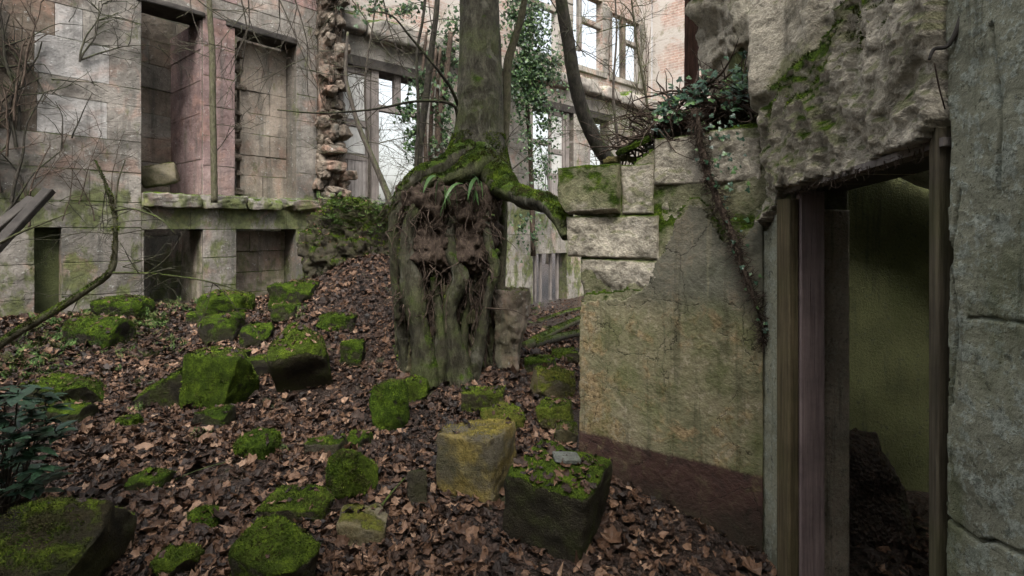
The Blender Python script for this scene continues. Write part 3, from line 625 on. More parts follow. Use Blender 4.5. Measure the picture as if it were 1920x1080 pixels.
# corniced ledge, broken stones grown over with moss
x = 0.0; i = 0
while x < 9.6:
    wd = random.uniform(0.7, 1.2); b = min(9.68, x+wd); p, f = rock((b-x-0.01, 0.62, 0.34+random.uniform(-.05, .05)), 60+i, 10, 9, 4, 0.10, 0, 0.03); q = OR+ER*(x+b)/2+NR*-0.06+UP*(3.53+random.uniform(-.04, .04))
    obj('cornice_stone', q+p[:, :1]*ER+p[:, 1:2]*NR+p[:, 2:]*UP, f, M['ashlar'], facade); x = b; i += 1
# stone jambs, mullions and transoms of the upper windows
def upright(s, z0, z1, wd, mat=M['ashlar'], nm='mullion', d0=-0.15, d1=-0.04, o=OR, e=ER, n=NR):
    V, Fq = bevel_box(o, e, UP, n, s-wd/2, s+wd/2, z0, z1, d0, d1, 0.015, 0.006, int(s*77)); obj(nm, V, Fq, mat, facade, False)
def cross(s0, s1, z, h, mat=M['ashlar'], nm='transom', d0=-0.16, d1=-0.03, o=OR, e=ER, n=NR):
    V, Fq = bevel_box(o, e, UP, n, s0, s1, z-h/2, z+h/2, d0, d1, 0.015, 0.006, int(s0*55)); obj(nm, V, Fq, mat, facade, False)
for (a, b, c, d) in (U1, U2, U3):
    for s in (a-0.11, b+0.11):
        zz = c
        while zz < d: h = random.uniform(0.28, 0.42); ww = random.choice((0.2, 0.3)); upright(s+(0.05 if s > b else -0.05)*(ww > .25), zz, min(zz+h, d)-0.008, ww, nm='jamb_stone', d0=-0.2, d1=0.03); zz += h
    cross(a-0.15, b+0.15, c-0.08, 0.15, nm='window_sill', d0=-0.3, d1=0.07)
    if a < 6: upright(a+0.30, c+0.002, d, 0.11); cross(a+0.36, b-0.002, 5.23, 0.13)
    elif a < 7.5: upright(a+0.34, c+0.40, d, 0.10); cross(a+0.40, b-0.002, 5.27, 0.14)
    else: upright((a+b)/2-0.04, c+0.002, d, 0.16, nm='brick_mullion', mat=M['rubble']); cross((a+b)/2+0.05, b-0.002, 5.15, 0.12)
# timber in the lower windows: lintels, posts, transom, mullions, folded shutters
def timber(nm, s0, s1, z0, z1, d0, d1, mat=M['wood_frame'], parent=facade, sd=1):
    V, Fq = bevel_box(OR, ER, UP, NR, s0, s1, z0, z1, d0, d1, 0.006, 0.004, sd); return obj(nm, V, Fq, mat, parent, False)
for a, b, c, d in (WA, WB, WC): timber('lintel', a-0.15, b+0.15, d-0.16, d+0.02, -0.46, 0.012, M['wood_dark'])
def shutter(s0, s1, z0, z1, sd):
    f = timber('shutter', s0, s1, z0, z1, -0.13, -0.10, M['wood_grey'], sd=sd)
    for a, b in ((s0, s0+0.07), (s1-0.07, s1)): timber('stile', a, b, z0, z1, -0.098, -0.065, M['wood_frame'], f, sd)
    for z in (z0+0.04, z0+(z1-z0)*0.36, z0+(z1-z0)*0.60, z1-0.06): timber('rail', s0+0.072, s1-0.072, z-0.05, z+0.05, -0.098, -0.068, M['wood_frame'], f, sd)
    k = 6; wd = (s1-s0-0.15)/k
    for i in range(k): timber('board', s0+0.075+i*wd+0.004, s0+0.075+(i+1)*wd-0.004, z0+0.095, z0+(z1-z0)*0.36-0.055, -0.098, -0.078+0.006*(i % 2), M['wood_grey'], f, sd+i)
    for za, zb in ((0.36, 0.60), (0.60, 1.0)): timber('panel', s0+0.09, s1-0.09, z0+(z1-z0)*za+0.07, z0+(z1-z0)*zb-(0.07 if zb < 1 else 0.13), -0.098, -0.082, M['wood_white'], f, sd)
shutter(0.33, 0.90, 0.37, 2.84, 3); shutter(5.52, 6.05, 0.37, 2.84, 5)
timber('post', 0.92, 1.06, 0.36, 2.84, -0.18, -0.03); timber('post', 1.95, 2.04, 0.36, 2.84, -0.2, -0.08); timber('post', 6.08, 6.20, 0.36, 2.84, -0.2, -0.05); timber('post', 6.9, 7.0, 0.36, 2.84, -0.2, -0.05)
timber('transom', 1.06, 1.95, 2.14, 2.26, -0.18, -0.07); timber('mullion', 1.40, 1.54, 2.262, 2.84, -0.17, -0.08); timber('transom', 4.92, 5.5, 1.98, 2.09, -0.18, -0.07); timber('transom', 7.0, 7.68, 2.05, 2.15, -0.18, -0.07)
for i, s in enumerate((5.1, 5.28, 5.62, 5.86)): timber('bar', s, s+0.06, -1.7, -0.58, -0.2, -0.14, M['wood_frame'], sd=i)
# ---- brick return wall closing the far corner, coming back towards the right
OC = OR+ER*9.72; EC = unit((0.75, -0.66, 0)); NC = np.array((EC[1], -EC[0], 0))*1.0
core('brick_return', OC, EC, NC, 0.0, 6.5, -1.7, 7.2, [(2.6, 3.6, 4.07, 5.8)], M['brick'], facade, 0.45)
# ================================================================== stub of a torn-off cross wall: rubble bonded to the facade
stub = thing('torn_wall_stub', 'ragged column of rubble where a wall tore away, beside the shutter', 'wall stub', (*(OR+ER*0.12)[:2], 0.6))
ts = np.linspace(-0.2, 0.2, 14); zs = np.linspace(-1.6, 4.4, 150); TG, ZG = np.meshgrid(ts, zs, indexing='ij'); pg = np.stack([TG.ravel(), ZG.ravel(), 0*TG.ravel()], 1)
V, Fq, uv = sheet(OR+ER*0.10, ER, UP, NR, ts, zs, np.ones((13, 149), bool), 0.16+0.22*fbm(pg, 4, 4, 17, .6).reshape(TG.shape), -0.04); obj('mortar_core', V, Fq, M['rubble'], stub)
z = -1.3; i = 0
while z < 4.3:
    h = random.uniform(0.10, 0.24); nn = random.choice((1, 2, 2, 3))
    for j in range(nn):
        wd = random.uniform(0.30, 0.40)/nn+0.03; dp = random.uniform(0.2, 0.5)
        p, f = rock((wd, dp, h+0.03), 100+i, 9, 9, 7, 0.14, 0, 0.03, (0.72, 1.15)); p = p@rotm(random.uniform(-10, 10), random.uniform(-10, 10), random.uniform(-18, 18)).T
        q = OR+ER*(0.08+(j-(nn-1)/2)*0.15+random.uniform(-.04, .04))+NR*(dp*0.5+random.uniform(-0.06, .06))+UP*(z+h/2)
        obj('rubble_stone', q+p[:, :1]*ER+p[:, 1:2]*NR+p[:, 2:]*UP, f, M['rubble'], stub, False); i += 1
    z += h*0.93
# ================================================================== unseen walls added round the camera to shade the near court
back = thing('court_shade_wall', 'unseen high wall added behind the camera to shade the court', 'wall', (-2.0, -2.2, 0))
V, Fq = box((0, 0, 0), (1, 0, 0), UP, (0, 1, 0), -8.0, 1.3, -0.6, 8.8, -2.6, -2.1); obj('wall_core', V, Fq, M['core'], back, False)
V, Fq = box((0, 0, 0), (0, 1, 0), UP, (1, 0, 0), -2.09, 2.6, -0.6, 4.6, -8.0, -7.5); obj('side_shade_wall', V, Fq, M['core'], back, False)
# ================================================================== the plastered wall on the right
BW = np.array((0.47, 3.62, CZ)); AW = np.array((1.392, 2.95, CZ)); EW = unit(AW-BW); NW = np.array((EW[1], -EW[0], 0)); LW = np.linalg.norm(AW-BW)
if NW[1] > 0: NW = -NW
def wt(px, py):                              # a point on that wall's face: metres along it, metres above the eye
    r = (px-960)/F; t = (BW[1]*r-BW[0])/(EW[0]-EW[1]*r); d = BW[1]+EW[1]*t; return t, (HORIZON-py)/F*d
pw = thing('plastered_wall', 'broken stone wall with green stained plaster and dark red dado', 'wall', (BW[0]+0.45, BW[1]-0.3, 0.1))
ts = np.linspace(-0.02, LW+0.02, 60); zs = np.linspace(-1.9, 0.64, 110)
TC, ZC = np.meshgrid((ts[1:]+ts[:-1])/2, (zs[1:]+zs[:-1])/2, indexing='ij')
top = [wt(*q) for q in ((1085, 330), (1165, 318), (1235, 262), (1300, 250), (1330, 240), (1432, 215), (1470, 200))]
topz = np.interp(TC, [q[0] for q in top], [q[1] for q in top])
pr = np.stack([TC.ravel(), ZC.ravel(), 0*TC.ravel()], 1)
left = np.interp(ZC, [-1.9, -0.52, -0.45, -0.2, 0.5], [0.0, 0.0, 0.015, -0.0, 0.0])
m = (ZC < topz-0.03+0.02*fbm(pr, 9, 3, 4).reshape(TC.shape)) & (TC > left)
TG, ZG = np.meshgrid(ts, zs, indexing='ij'); pg = np.stack([TG.ravel(), ZG.ravel(), 0*TG.ravel()], 1)
disp = (fbm(pg, 9, 5, 21, 0.6)*0.022).reshape(TG.shape)-0.002
V, Fq, uv = sheet(BW, EW, UP, NW, ts, zs, m, disp, 0.40); obj('wall_core', V, Fq, M['roughstone'], pw, uv=uv)
def wall_stone(x0, x1, y0, y1, seed, proud=0.03, dep=0.3, k=50, chops=5, rough=0.045, col=0.0, n=28, tilt=0, fine=0.012):
    (t0, z1), (t1, _) = wt(x0, y0), wt(x1, y0); z0 = wt((x0+x1)/2, y1)[1]; z1 = wt((x0+x1)/2, y0)[1]
    p, f = rock((t1-t0-0.003, dep, z1-z0-0.003), seed, n, k, chops, rough*0.7, 0, fine, (1.08, 1.38)); p = p@rotm(0, tilt, 0).T
    q = BW+EW*(t0+t1)/2+UP*(z0+z1)/2-NW*(dep/2-proud)
    o = obj('stone_block', q+p[:, :1]*EW-p[:, 1:2]*NW+p[:, 2:]*UP, f, M['roughstone'], pw); o.color = (col, 0, 0, 1); return o
wall_stone(1054, 1164, 312, 402, 1, 0.07, 0.36, col=0.95)
def face(T_, Z_):                             # one worn surface running across all the courses
    q_ = np.stack([T_.ravel(), Z_.ravel(), 0*T_.ravel()], 1)
    d_ = fbm(q_, 3.5, 4, 121, .5)*0.045-np.abs(fbm(q_, 5, 5, 123, .5))*0.028+fbm(q_, 34, 4, 125, .65)*0.010
    return d_.reshape(T_.shape)
def worn_stone(x0, x1, y0, y1, seed, lift=0.0, col=0.2, ragged=0.0):
    t0, t1 = wt(x0, y0)[0], wt(x1, y0)[0]; xm = (x0+x1)/2; z0, z1 = wt(xm, y1)[1], wt(xm, y0)[1]
    ts_ = np.linspace(t0+.0015, t1-.0015, max(12, int((t1-t0)/.009))); zs_ = np.linspace(z0+.0015, z1-.0015, max(12, int((z1-z0)/.009)))
    T_, Z_ = np.meshgrid(ts_, zs_, indexing='ij'); ed = np.minimum(np.minimum(T_-t0, t1-T_), np.minimum(Z_-z0, z1-Z_)); q_ = np.stack([T_.ravel(), Z_.ravel(), 0*T_.ravel()], 1)
    wid = 0.012*(1+0.8*fbm(q_, 12, 3, seed).reshape(T_.shape))
    d_ = face(T_, Z_)+0.026+lift-0.012*np.clip(1-ed/np.maximum(wid, .003), 0, 1)**2
    m_ = np.ones((len(ts_)-1, len(zs_)-1), bool)
    if ragged: Tc_, Zc_ = (T_[1:, 1:]+T_[:-1, :-1])/2, (Z_[1:, 1:]+Z_[:-1, :-1])/2; m_ = Zc_ > z0+ragged*(0.5+fbm(np.stack([Tc_.ravel(), Zc_.ravel()*0, 0*Tc_.ravel()], 1), 12, 3, seed).reshape(Tc_.shape)); d_ = d_-0.05*np.clip(1-(Z_-z0)/(z1-z0)*1.4, 0, 1)
    V, Fq, uv = sheet(BW, EW, UP, NW, ts_, zs_, m_, d_, 0.22); o = obj('stone_block', V, Fq, M['roughstone'], pw); o.color = (col, 0, 0, 1)
worn_stone(1166, 1226, 308, 402, 2, 0.0, 0.35); worn_stone(1066, 1236, 404, 484, 3, 0.006, 0.15)
worn_stone(1228, 1330, 254, 346, 4, 0.0, 0.35); worn_stone(1331, 1428, 240, 342, 5, 0.004, 0.4)
worn_stone(1238, 1332, 348, 452, 6, -0.032, 0.25); worn_stone(1334, 1432, 344, 456, 7, -0.032, 0.3)
worn_stone(1088, 1236, 486, 572, 8, 0.0, 0.05, 0.03)
# plaster sheet, broken along a diagonal
ts = np.arange(0.0, LW+0.004, 0.0075); zs = np.arange(-1.85, 0.30, 0.0075)
TC, ZC = np.meshgrid((ts[1:]+ts[:-1])/2, (zs[1:]+zs[:-1])/2, indexing='ij'); pr = np.stack([TC.ravel(), ZC.ravel(), 0*TC.ravel()], 1)
poly = [wt(*q) for q in ((1090, 1200), (1090, 566), (1130, 563), (1196, 556), (1222, 520), (1242, 486), (1262, 450), (1272, 408), (1292, 384), (1312, 378), (1326, 396), (1338, 430), (1352, 452), (1376, 458), (1404, 436), (1420, 400), (1436, 380), (1440, 1200))]
wj = fbm(pr, 9, 5, 31, .7).reshape(TC.shape)*0.055; wk = fbm(pr, 9, 5, 37, .7).reshape(TC.shape)*0.055
m = in_poly(TC+wj, ZC+wk, poly) & (TC > 0.004+0.006*fbm(pr, 20, 2, 3).reshape(TC.shape))
TG, ZG = np.meshgrid(ts, zs, indexing='ij'); pg = np.stack([TG.ravel(), ZG.ravel(), 0*TG.ravel()], 1)
disp = (fbm(pg, 2.4, 5, 41, 0.5)*0.020+fbm(pg, 30, 3, 43, 0.6)*0.003).reshape(TG.shape)+0.030
V, Fq, uv = sheet(BW, EW, UP, NW, ts, zs, m, disp, 0.04); obj('plaster', V, Fq, M['plaster_green'], pw)
m2 = in_poly(TC+wk*1.5-0.02, ZC+wj*1.5-0.035, poly) & (TC > 0.004)          # the coarser undercoat showing along the break
V, Fq, uv = sheet(BW, EW, UP, NW, ts[::2], zs[::2], m2[:len(ts[::2])*2-2:2, :len(zs[::2])*2-2:2], disp[::2, ::2]-0.014+fbm(pg, 40, 3, 47).reshape(TG.shape)[::2, ::2]*0.006, 0.03); obj('undercoat', V, Fq, M['roughstone'], pw)

# ================================================================== the wall with the doorway
DX = 1.40; ED = np.array((0, -1.0, 0)); ND = np.array((-1.0, 0, 0))      # runs from the inner corner towards the camera
def dy(px): return DX/((px-960)/F)
def dz(px, py): return (HORIZON-py)/F*dy(px)
dw = thing('doorway_wall', 'rough stone wall with a doorway at right, lichened plaster beside it', 'wall', (DX+0.1, 2.1, 0))
YJ, YR = 2.66, 1.757                           # far and near edge of the opening
# upper rough masonry over the door
OD = np.array((DX, 2.96, CZ))                  # t is metres towards the camera from the inner corner
ts = np.concatenate([np.arange(0.0, 1.30, 0.009), np.arange(1.30, 1.5, 0.08)]); zs = np.concatenate([np.arange(-0.06, 1.6, 0.010), np.arange(1.6, 4.2, .1)])
TC, ZC = np.meshgrid((ts[1:]+ts[:-1])/2, (zs[1:]+zs[:-1])/2, indexing='ij'); pr = np.stack([TC.ravel(), ZC.ravel(), 0*TC.ravel()], 1)
low = np.interp(TC, [0.0, 0.13, 0.19, 0.30, 1.20, 1.26, 3.2], [-0.02, 0.06, 0.17, 0.205, 0.292, 0.40, 0.40])+0.02*fbm(pr, 12, 3, 5).reshape(TC.shape)
lft = np.interp(ZC, [0, .18, .3, .6, .75, 1.5, 3], [0.0, 0.02, 0.05, 0.05, 0.0, 0.05, 0.10])+0.018*fbm(pr, 8, 3, 6).reshape(TC.shape)
m = (ZC > low) & (TC > lft) & (TC < 1.243)
TG, ZG = np.meshgrid(ts, zs, indexing='ij'); pg = np.stack([TG.ravel(), ZG.ravel(), 0*TG.ravel()], 1)
sh = TG.shape
big = fbm(pg, 2.6, 4, 51, 0.5).reshape(sh)*0.06; chip = -np.abs(fbm(pg, 6, 4, 57, 0.55).reshape(sh))*0.09+0.02; fin = fbm(pg, 22, 5, 53, 0.68).reshape(sh)*0.026; grit = fbm(pg, 75, 2, 55).reshape(sh)*0.007
zr = 0.75+0.375*(TG-0.37)+0.05*fbm(pg, 5, 3, 58).reshape(sh)                     # a ledge running up to the right, moss on it
above = np.clip((ZG-zr)/0.05, 0, 1); above = above*above*(3-2*above)
ledge = -0.13*above*np.clip((TG-0.12)/0.15, 0, 1)
block = 0.08*above*np.clip((0.52-TG)/0.05, 0, 1)                                  # smooth cut block at the top left
vs_ = -0.03*np.exp(-((TG-0.72-0.1*ZG)/0.012)**2)*(ZG < 0.8)
edge = -0.06*np.clip(1-(TG-0.02)/0.08, 0, 1)
calm = 1-0.75*above*(TG < 0.5)
disp = big+(chip+fin+grit)*calm+ledge+block+edge+vs_+0.05
V, Fq, uv = sheet(OD, ED, UP, ND, ts, zs, m, disp, 0.29); tv = 2.96-V[:, 1]; zv = V[:, 2]-CZ; dv_ = zv-(0.75+0.375*(tv-0.37))
mm = np.exp(-np.clip(dv_, 0, 9)/0.08)*np.exp(-np.clip(-dv_, 0, 9)/0.16)*np.clip((tv-.1)/.15, 0, 1)+0.8*np.exp(-((tv-0.62)/0.10)**2)*np.clip((zv-.2)/.3, 0, 1)*np.clip((0.9-zv)/.2, 0, 1)
o = obj('upper_masonry', V, Fq, M['roughstone'], dw, attr={'mossmask': mm}); o.color = (0.08, 0, 0, 1)
n_, a_ = normals(V, Fq); c_ = V[Fq].mean(1); tt_ = 2.96-c_[:, 1]; zz_ = c_[:, 2]-CZ; dl_ = zz_-(0.75+0.375*(tt_-0.37))
UM = (V, Fq[(n_[:, 0] < 0.3) & (dl_ < 0.10) & (dl_ > -0.22) & (c_[:, 0] < DX+0.12) & (tt_ > .16) & (zz_ < 1.6)])
# pale plastered strip in the corner, then the timber frame
YC = 2.975
ts = np.arange(0, YC-2.772, 0.008); zs = np.arange(-1.85, 0.30, 0.010)
TC, ZC = np.meshgrid((ts[1:]+ts[:-1])/2, (zs[1:]+zs[:-1])/2, indexing='ij'); pr = np.stack([TC.ravel(), ZC.ravel(), 0*TC.ravel()], 1)
m = ZC < np.interp(TC, [0, 0.1, 0.2], [-0.02, 0.02, 0.10])+0.03*fbm(pr, 14, 3, 61).reshape(TC.shape)
TG, ZG = np.meshgrid(ts, zs, indexing='ij'); pg = np.stack([TG.ravel(), ZG.ravel(), 0*TG.ravel()], 1)
V, Fq, uv = sheet((DX, YC, CZ), ED, UP, ND, ts, zs, m, fbm(pg, 12, 4, 63).reshape(TG.shape)*0.008+0.012, 0.2); obj('corner_plaster', V, Fq, M['plaster_pale'], dw)
def dbox(nm, x0, x1, y0, y1, z0, z1, mat, sd=1, bev=0.006, par=None):     # z relative to the eye
    V, Fq = bevel_box((0, 0, CZ), (1, 0, 0), UP, (0, -1, 0), x0, x1, z0, z1, -y1, -y0, bev, 0.003, sd); return obj(nm, V, Fq, mat, par or dw, False)
dbox('pier_core', DX+0.02, 1.70, YJ+0.03, 3.30, -1.85, 0.62, M['core'], 2)
dbox('frame_board', DX-0.022, DX+0.03, YJ-0.002, 2.770, -1.85, 0.155, M['wood_yellow'], 3)
dbox('jamb_lining', DX+0.032, 1.556, YJ-0.012, YJ+0.028, -1.85, 0.19, M['wood_purple'], 4)
dbox('reveal_plaster', 1.558, 1.692, YJ+0.012, YJ+0.028, -1.85, 0.10, M['plaster_brown'], 5)
# sagging lintel boards with dead roots hanging from them
for (x0, x1, dzz, th, mat, sd) in ((DX-0.02, DX+0.045, 0.0, 0.028, M['wood_frame'], 6), (DX+0.05, DX+0.28, 0.012, 0.05, M['wood_dark'], 7)):
    V = []
    for y, z in ((YJ+0.05, 0.178+dzz), (2.2, 0.222+dzz), (YR-0.05, 0.268+dzz)):
        V += [(x0, y, CZ+z), (x1, y, CZ+z), (x1, y, CZ+z+th), (x0, y, CZ+z+th)]
    Fq = [[0, 1, 2, 3], [11, 10, 9, 8]]
    for k in (0, 4):
        for i in range(4): j = (i+1) % 4; Fq.append([k+i, k+4+i, k+4+j, k+j])
    obj('lintel', np.array(V), np.array(Fq), mat, dw, False)
dbox('jamb_post', DX-0.025, DX+0.05, 1.722, YR, -1.85, 0.335, M['wood_post'], 8)
dbox('jamb_back', DX+0.052, 1.69, 1.70, YR+0.02, -1.85, 0.30, M['plaster_brown'], 9)
# near plaster with its wandering broken edge and cracks
ts = np.concatenate([np.arange(0, 0.55, 0.0045), np.arange(0.55, 2.6, 0.08)]); zs = np.concatenate([np.arange(-1.85, 1.2, 0.006), np.arange(1.2, 4.2, 0.1)])
TC, ZC = np.meshgrid((ts[1:]+ts[:-1])/2, (zs[1:]+zs[:-1])/2, indexing='ij'); pr = np.stack([TC.ravel(), ZC.ravel(), 0*TC.ravel()], 1)
ed = np.interp(ZC, [-1.85, -0.98, -0.80, -0.62, -0.5, -0.35, -0.1, 0.2, 0.6, 3.2], [-0.0, -0.0, 0.004, 0.012, 0.02, 0.010, 0.022, 0.018, 0.0, 0.0])+0.008*fbm(pr, 14, 3, 71).reshape(TC.shape)
m = TC > ed+0.006
m[0] = False
TG, ZG = np.meshgrid(ts, zs, indexing='ij'); pg = np.stack([TG.ravel(), ZG.ravel(), 0*TG.ravel()], 1)
def crack(pts, wd=0.010, dp=0.02):
    d = np.full(TG.shape, 9.0); jt = fbm(pg, 25, 3, 77).reshape(TG.shape)*0.012
    for (a, b), (c, e_) in zip(pts[:-1], pts[1:]):
        vx, vz = c-a, e_-b; tt = np.clip(((TG-a)*vx+(ZG+jt-b)*vz)/(vx*vx+vz*vz), 0, 1); d = np.minimum(d, np.hypot(TG-a-tt*vx, ZG+jt-b-tt*vz))
    return -dp*np.exp(-(d/wd)**2)
disp = fbm(pg, 3.5, 4, 73).reshape(TG.shape)*0.008+fbm(pg, 22, 4, 75).reshape(TG.shape)*0.006+0.012
disp += crack([(0.0, -0.925), (0.06, -0.925), (0.12, -0.93), (0.19, -0.895), (0.3, -0.87)], 0.0045, 0.05)+crack([(0.09, -0.27), (0.2, -0.26), (0.4, -0.24)], 0.0035, .03)+crack([(0.03, -0.55), (0.05, -0.30), (0.03, -0.1), (0.06, 0.12)], 0.0035, .03)+crack([(0.17, 0.6), (0.2, 0.3), (0.19, 0.1)], 0.0035, .03)
V, Fq, uv = sheet((DX, 1.712, CZ), ED, UP, ND, ts, zs, m, disp, 0.30); obj('near_plaster', V, Fq, M['plaster_grey'], dw)

# ================================================================== the dark room behind the doorway
room = thing('dark_room', 'dark green plastered room seen through the doorway', 'room', (2.6, 2.3, 0))
def rbox(nm, x0, x1, y0, y1, z0, z1, mat): V, Fq = bevel_box((0, 0, CZ), (1, 0, 0), UP, (0, -1, 0), x0, x1, z0, z1, -y1, -y0, 0.01, 0.004, 3); return obj(nm, V, Fq, mat, room, False)
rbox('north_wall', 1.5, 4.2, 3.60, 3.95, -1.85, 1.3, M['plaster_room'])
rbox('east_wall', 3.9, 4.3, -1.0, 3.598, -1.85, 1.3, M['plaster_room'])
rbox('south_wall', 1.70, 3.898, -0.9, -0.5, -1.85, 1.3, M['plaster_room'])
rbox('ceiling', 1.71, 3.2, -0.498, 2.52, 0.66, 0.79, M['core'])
p, f = rock((0.66, 0.5, 0.72), 93, 16, 4, 5, 0.16, 0.5, 0.04); obj('rubbish_heap', p+np.array((2.06, 3.2, 0.22)), f, M['soil'], room)
p, f = rock((1.5, 0.5, 0.22), 91, 14, 8, 5, 0.15, 0, 0.03); p = p@rotm(0, 24, 0).T
obj('fallen_ceiling', p+np.array((2.75, 3.25, CZ+0.33)), f, M['plaster_white'], room)
# ================================================================== broken wall mass standing behind the plastered wall
p, f = rock((0.62, 0.5, 1.6), 92, 46, 7, 9, 0.22, 0, 0.075, (.7, 1.15)); p = p@rotm(0, 0, -20).T
o = obj('broken_wall_mass', p+P(1395, 20, 3.65)+np.array((0.04, 0.1, 0.1)), f, M['roughstone']); o.color = (0.05, 0, 0, 1)
tag(o, 'tall broken stone mass rising behind the ivy ledge', 'wall remnant')
# ================================================================== moss as real tufts
def moss_on(V, Fq, parent, per_m2, seed, zmin=0.15, cover=0.0, length=0.011, mat=None, nsc=6.0, name='moss', lo=None):
    n, ar = normals(V, Fq); c = V[Fq].mean(1); r = np.random.default_rng(seed)
    k = n[:, 2]*0.8+fbm(c, nsc, 4, seed)*0.9+cover
    ok = (k > zmin)
    if lo is not None: ok &= c[:, 2] > lo
    wgt = ar*ok; tot = wgt.sum()
    N = int(tot*per_m2)
    if N < 20: return None
    N = min(N, 26000)
    i = r.choice(len(Fq), N, p=wgt/tot); a, b, c_, d_ = (V[Fq[i, j % Fq.shape[1]]] for j in range(4))
    u, v = r.random(N)[:, None], r.random(N)[:, None]
    q = a*(1-u)*(1-v)+b*u*(1-v)+c_*u*v+d_*(1-u)*v
    cl = fbm(q, 28, 2, seed+1)
    d = n[i]*1.0+r.normal(size=(N, 3))*0.65+np.array((0, 0, 0.25)); d /= np.linalg.norm(d, axis=1)[:, None]
    L = (length*(0.6+0.8*r.random(N))*(1+0.6*cl))[:, None]
    s = np.cross(d, r.normal(size=(N, 3))); s /= np.maximum(np.linalg.norm(s, axis=1), 1e-6)[:, None]
    w_ = L*0.26
    T = np.stack([q-n[i]*0.002-s*w_, q-n[i]*0.002+s*w_, q+d*L], 1).reshape(-1, 3)
    rr = np.clip(0.45+0.35*cl+r.normal(size=N)*0.16, 0, 1)
    return tag(obj(name, T, np.arange(3*N).reshape(-1, 3), mat or M['moss'], parent, False, {'rnd': np.repeat(rr, 3)}), kind='stuff')
LOG = []; TOPS = []
moss_on(UM[0], UM[1], dw, 12000, 3, 0.10, 0.0, 0.012, nsc=5)
# ================================================================== fallen stones
def stone(px0, px1, ytop, ybot, label, moss=0.5, yellow=0.0, tone=0.4, dep=0.8, hf=None, rz=0, rx=0, ry=0, k=7, chops=6, rough=0.09, seed=1, n=16, name='fallen_stone', cat='stone', group=None, tuft=True, sink=0.05, d=None, taper=0.0, tl=0.011, dens=16000, leaves=70):
    xc = (px0+px1)/2; n = max(n, 20); k = k if k < 5 else k*1.5
    q = hit(xc, ybot) if d is None else P(xc, ybot, d)
    if d is not None and ybot > 1050: q[2] = ground(q[0], d+0.2)[0]-0.02
    D = q[1]; w_ = (px1-px0)/F*D*1.02; tan = (ybot-HORIZON)/F
    ext = (ybot-ytop)/F*D; dp = w_*dep
    zt = CZ+(HORIZON-ytop)/F*(D+0.72*dp); h = hf*w_ if hf else max(0.38*ext, zt-q[2])
    c, s_ = abs(math.cos(R(rz))), abs(math.sin(R(rz))); f_ = c+s_*dep
    p, f = rock((w_/f_, dp/(f_ if s_ > .3 else 1), h+sink), seed, n, k, chops, rough, taper, 0.014, (0.74, 1.12) if k < 9 else (0.95, 1.3), (0.045 if k < 9 else 0.014)*moss)
    p = p@rotm(rx, ry, rz).T
    o_ = q+np.array((xc-960, 0, 0))*0; ctr = np.array((q[0]/D*(D+dp*0.5), D+dp*0.5, 0.0)); ctr[2] = q[2]+(h-sink)/2
    V = p+ctr
    o = obj(name, V, f, M['mossrock']); tag(o, label, cat, group); o.color = (moss, yellow, tone, 1)
    if tuft and moss > 0.2:
        moss_on(V, f, o, dens*(1 if D < 4.2 else 0.6), seed, 0.70-moss*0.48, 0.0, tl*(1 if D < 4.2 else 1.25), M['moss_yellow'] if yellow > 0.6 else M['moss'])
    TOPS.append((V, f, leaves)); LOG.append((label, px0, D, w_, dp, h)); return o, V, f
S = stone
S(-60, 224, 928, 1110, 'broad dark mossy boulder filling the bottom left corner', 0.30, 0.10, 0.10, 0.85, rz=12, seed=11, k=5, chops=6, rough=0.12, n=28, d=2.15, leaves=10)
S(430, 632, 972, 1110, 'bright mossy boulder cut by the bottom edge of the picture', 0.7, 0.05, 0.3, 1.0, rz=-25, rx=8, ry=14, seed=12, k=5, chops=5, n=26, d=2.32, leaves=20)
S(598, 728, 836, 956, 'bright green rounded mossy boulder left of the yellow block', 0.95, 0.05, 0.3, 1.25, rz=24, rx=-14, ry=8, seed=13, k=3.6, chops=3, n=24, rough=0.08, tl=0.014, dens=34000, leaves=0)
S(630, 727, 954, 1028, 'pale chipped stone in front of the bright green boulder', 0.18, 0.35, 0.85, 0.8, rz=10, ry=6, seed=14, chops=7, rough=0.09)
S(762, 802, 884, 947, 'small dark upright slab leaning beside the yellow block', 0.12, 0.0, 0.25, 0.5, rz=15, rx=-18, seed=15, k=9)
yb, yV, yF = S(816, 974, 796, 946, 'yellow topped squared block standing in the middle of the litter', 0.22, 0.95, 0.62, 0.95, hf=0.74, rz=-22, rx=1, seed=16, k=16, chops=2, rough=0.035, n=26, name='squared_block', cat='block', dens=7000, leaves=25)
db, dV, dF = S(934, 1158, 864, 1068, 'large dark squared block carrying a slate, beside the plastered wall', 0.50, 0.02, 0.16, 1.0, hf=0.66, rz=-27, rx=5, ry=7, seed=17, k=15, chops=3, rough=0.035, n=26, name='squared_block', cat='block', leaves=260, dens=6000)
S(694, 772, 716, 812, 'upright rounded mossy stone in front of the tree roots', 0.85, 0.0, 0.25, 0.8, rz=-10, ry=-12, seed=18, k=3.6, chops=3, tl=0.013)
S(752, 802, 708, 756, 'small mossy stone touching the foot of the left root', 0.85, 0.05, 0.3, 0.8, seed=19, k=4, n=12)
S(866, 946, 726, 776, 'flat dark green stone just below the tree roots', 0.6, 0.1, 0.25, 0.6, rz=-6, seed=20, k=9)
S(896, 988, 760, 812, 'low yellow-green mossy stone behind the yellow block', 0.75, 0.3, 0.4, 0.9, rz=14, seed=21, k=4.5)
S(994, 1080, 690, 752, 'long green-topped stone beside the end of the plastered wall', 0.55, 0.3, 0.6, 0.7, rz=18, ry=8, seed=22, k=10, n=18)
S(1006, 1082, 750, 808, 'mossy squared stone against the end of the plastered wall', 0.6, 0.15, 0.45, 0.9, rz=-14, ry=-8, seed=23, k=8)
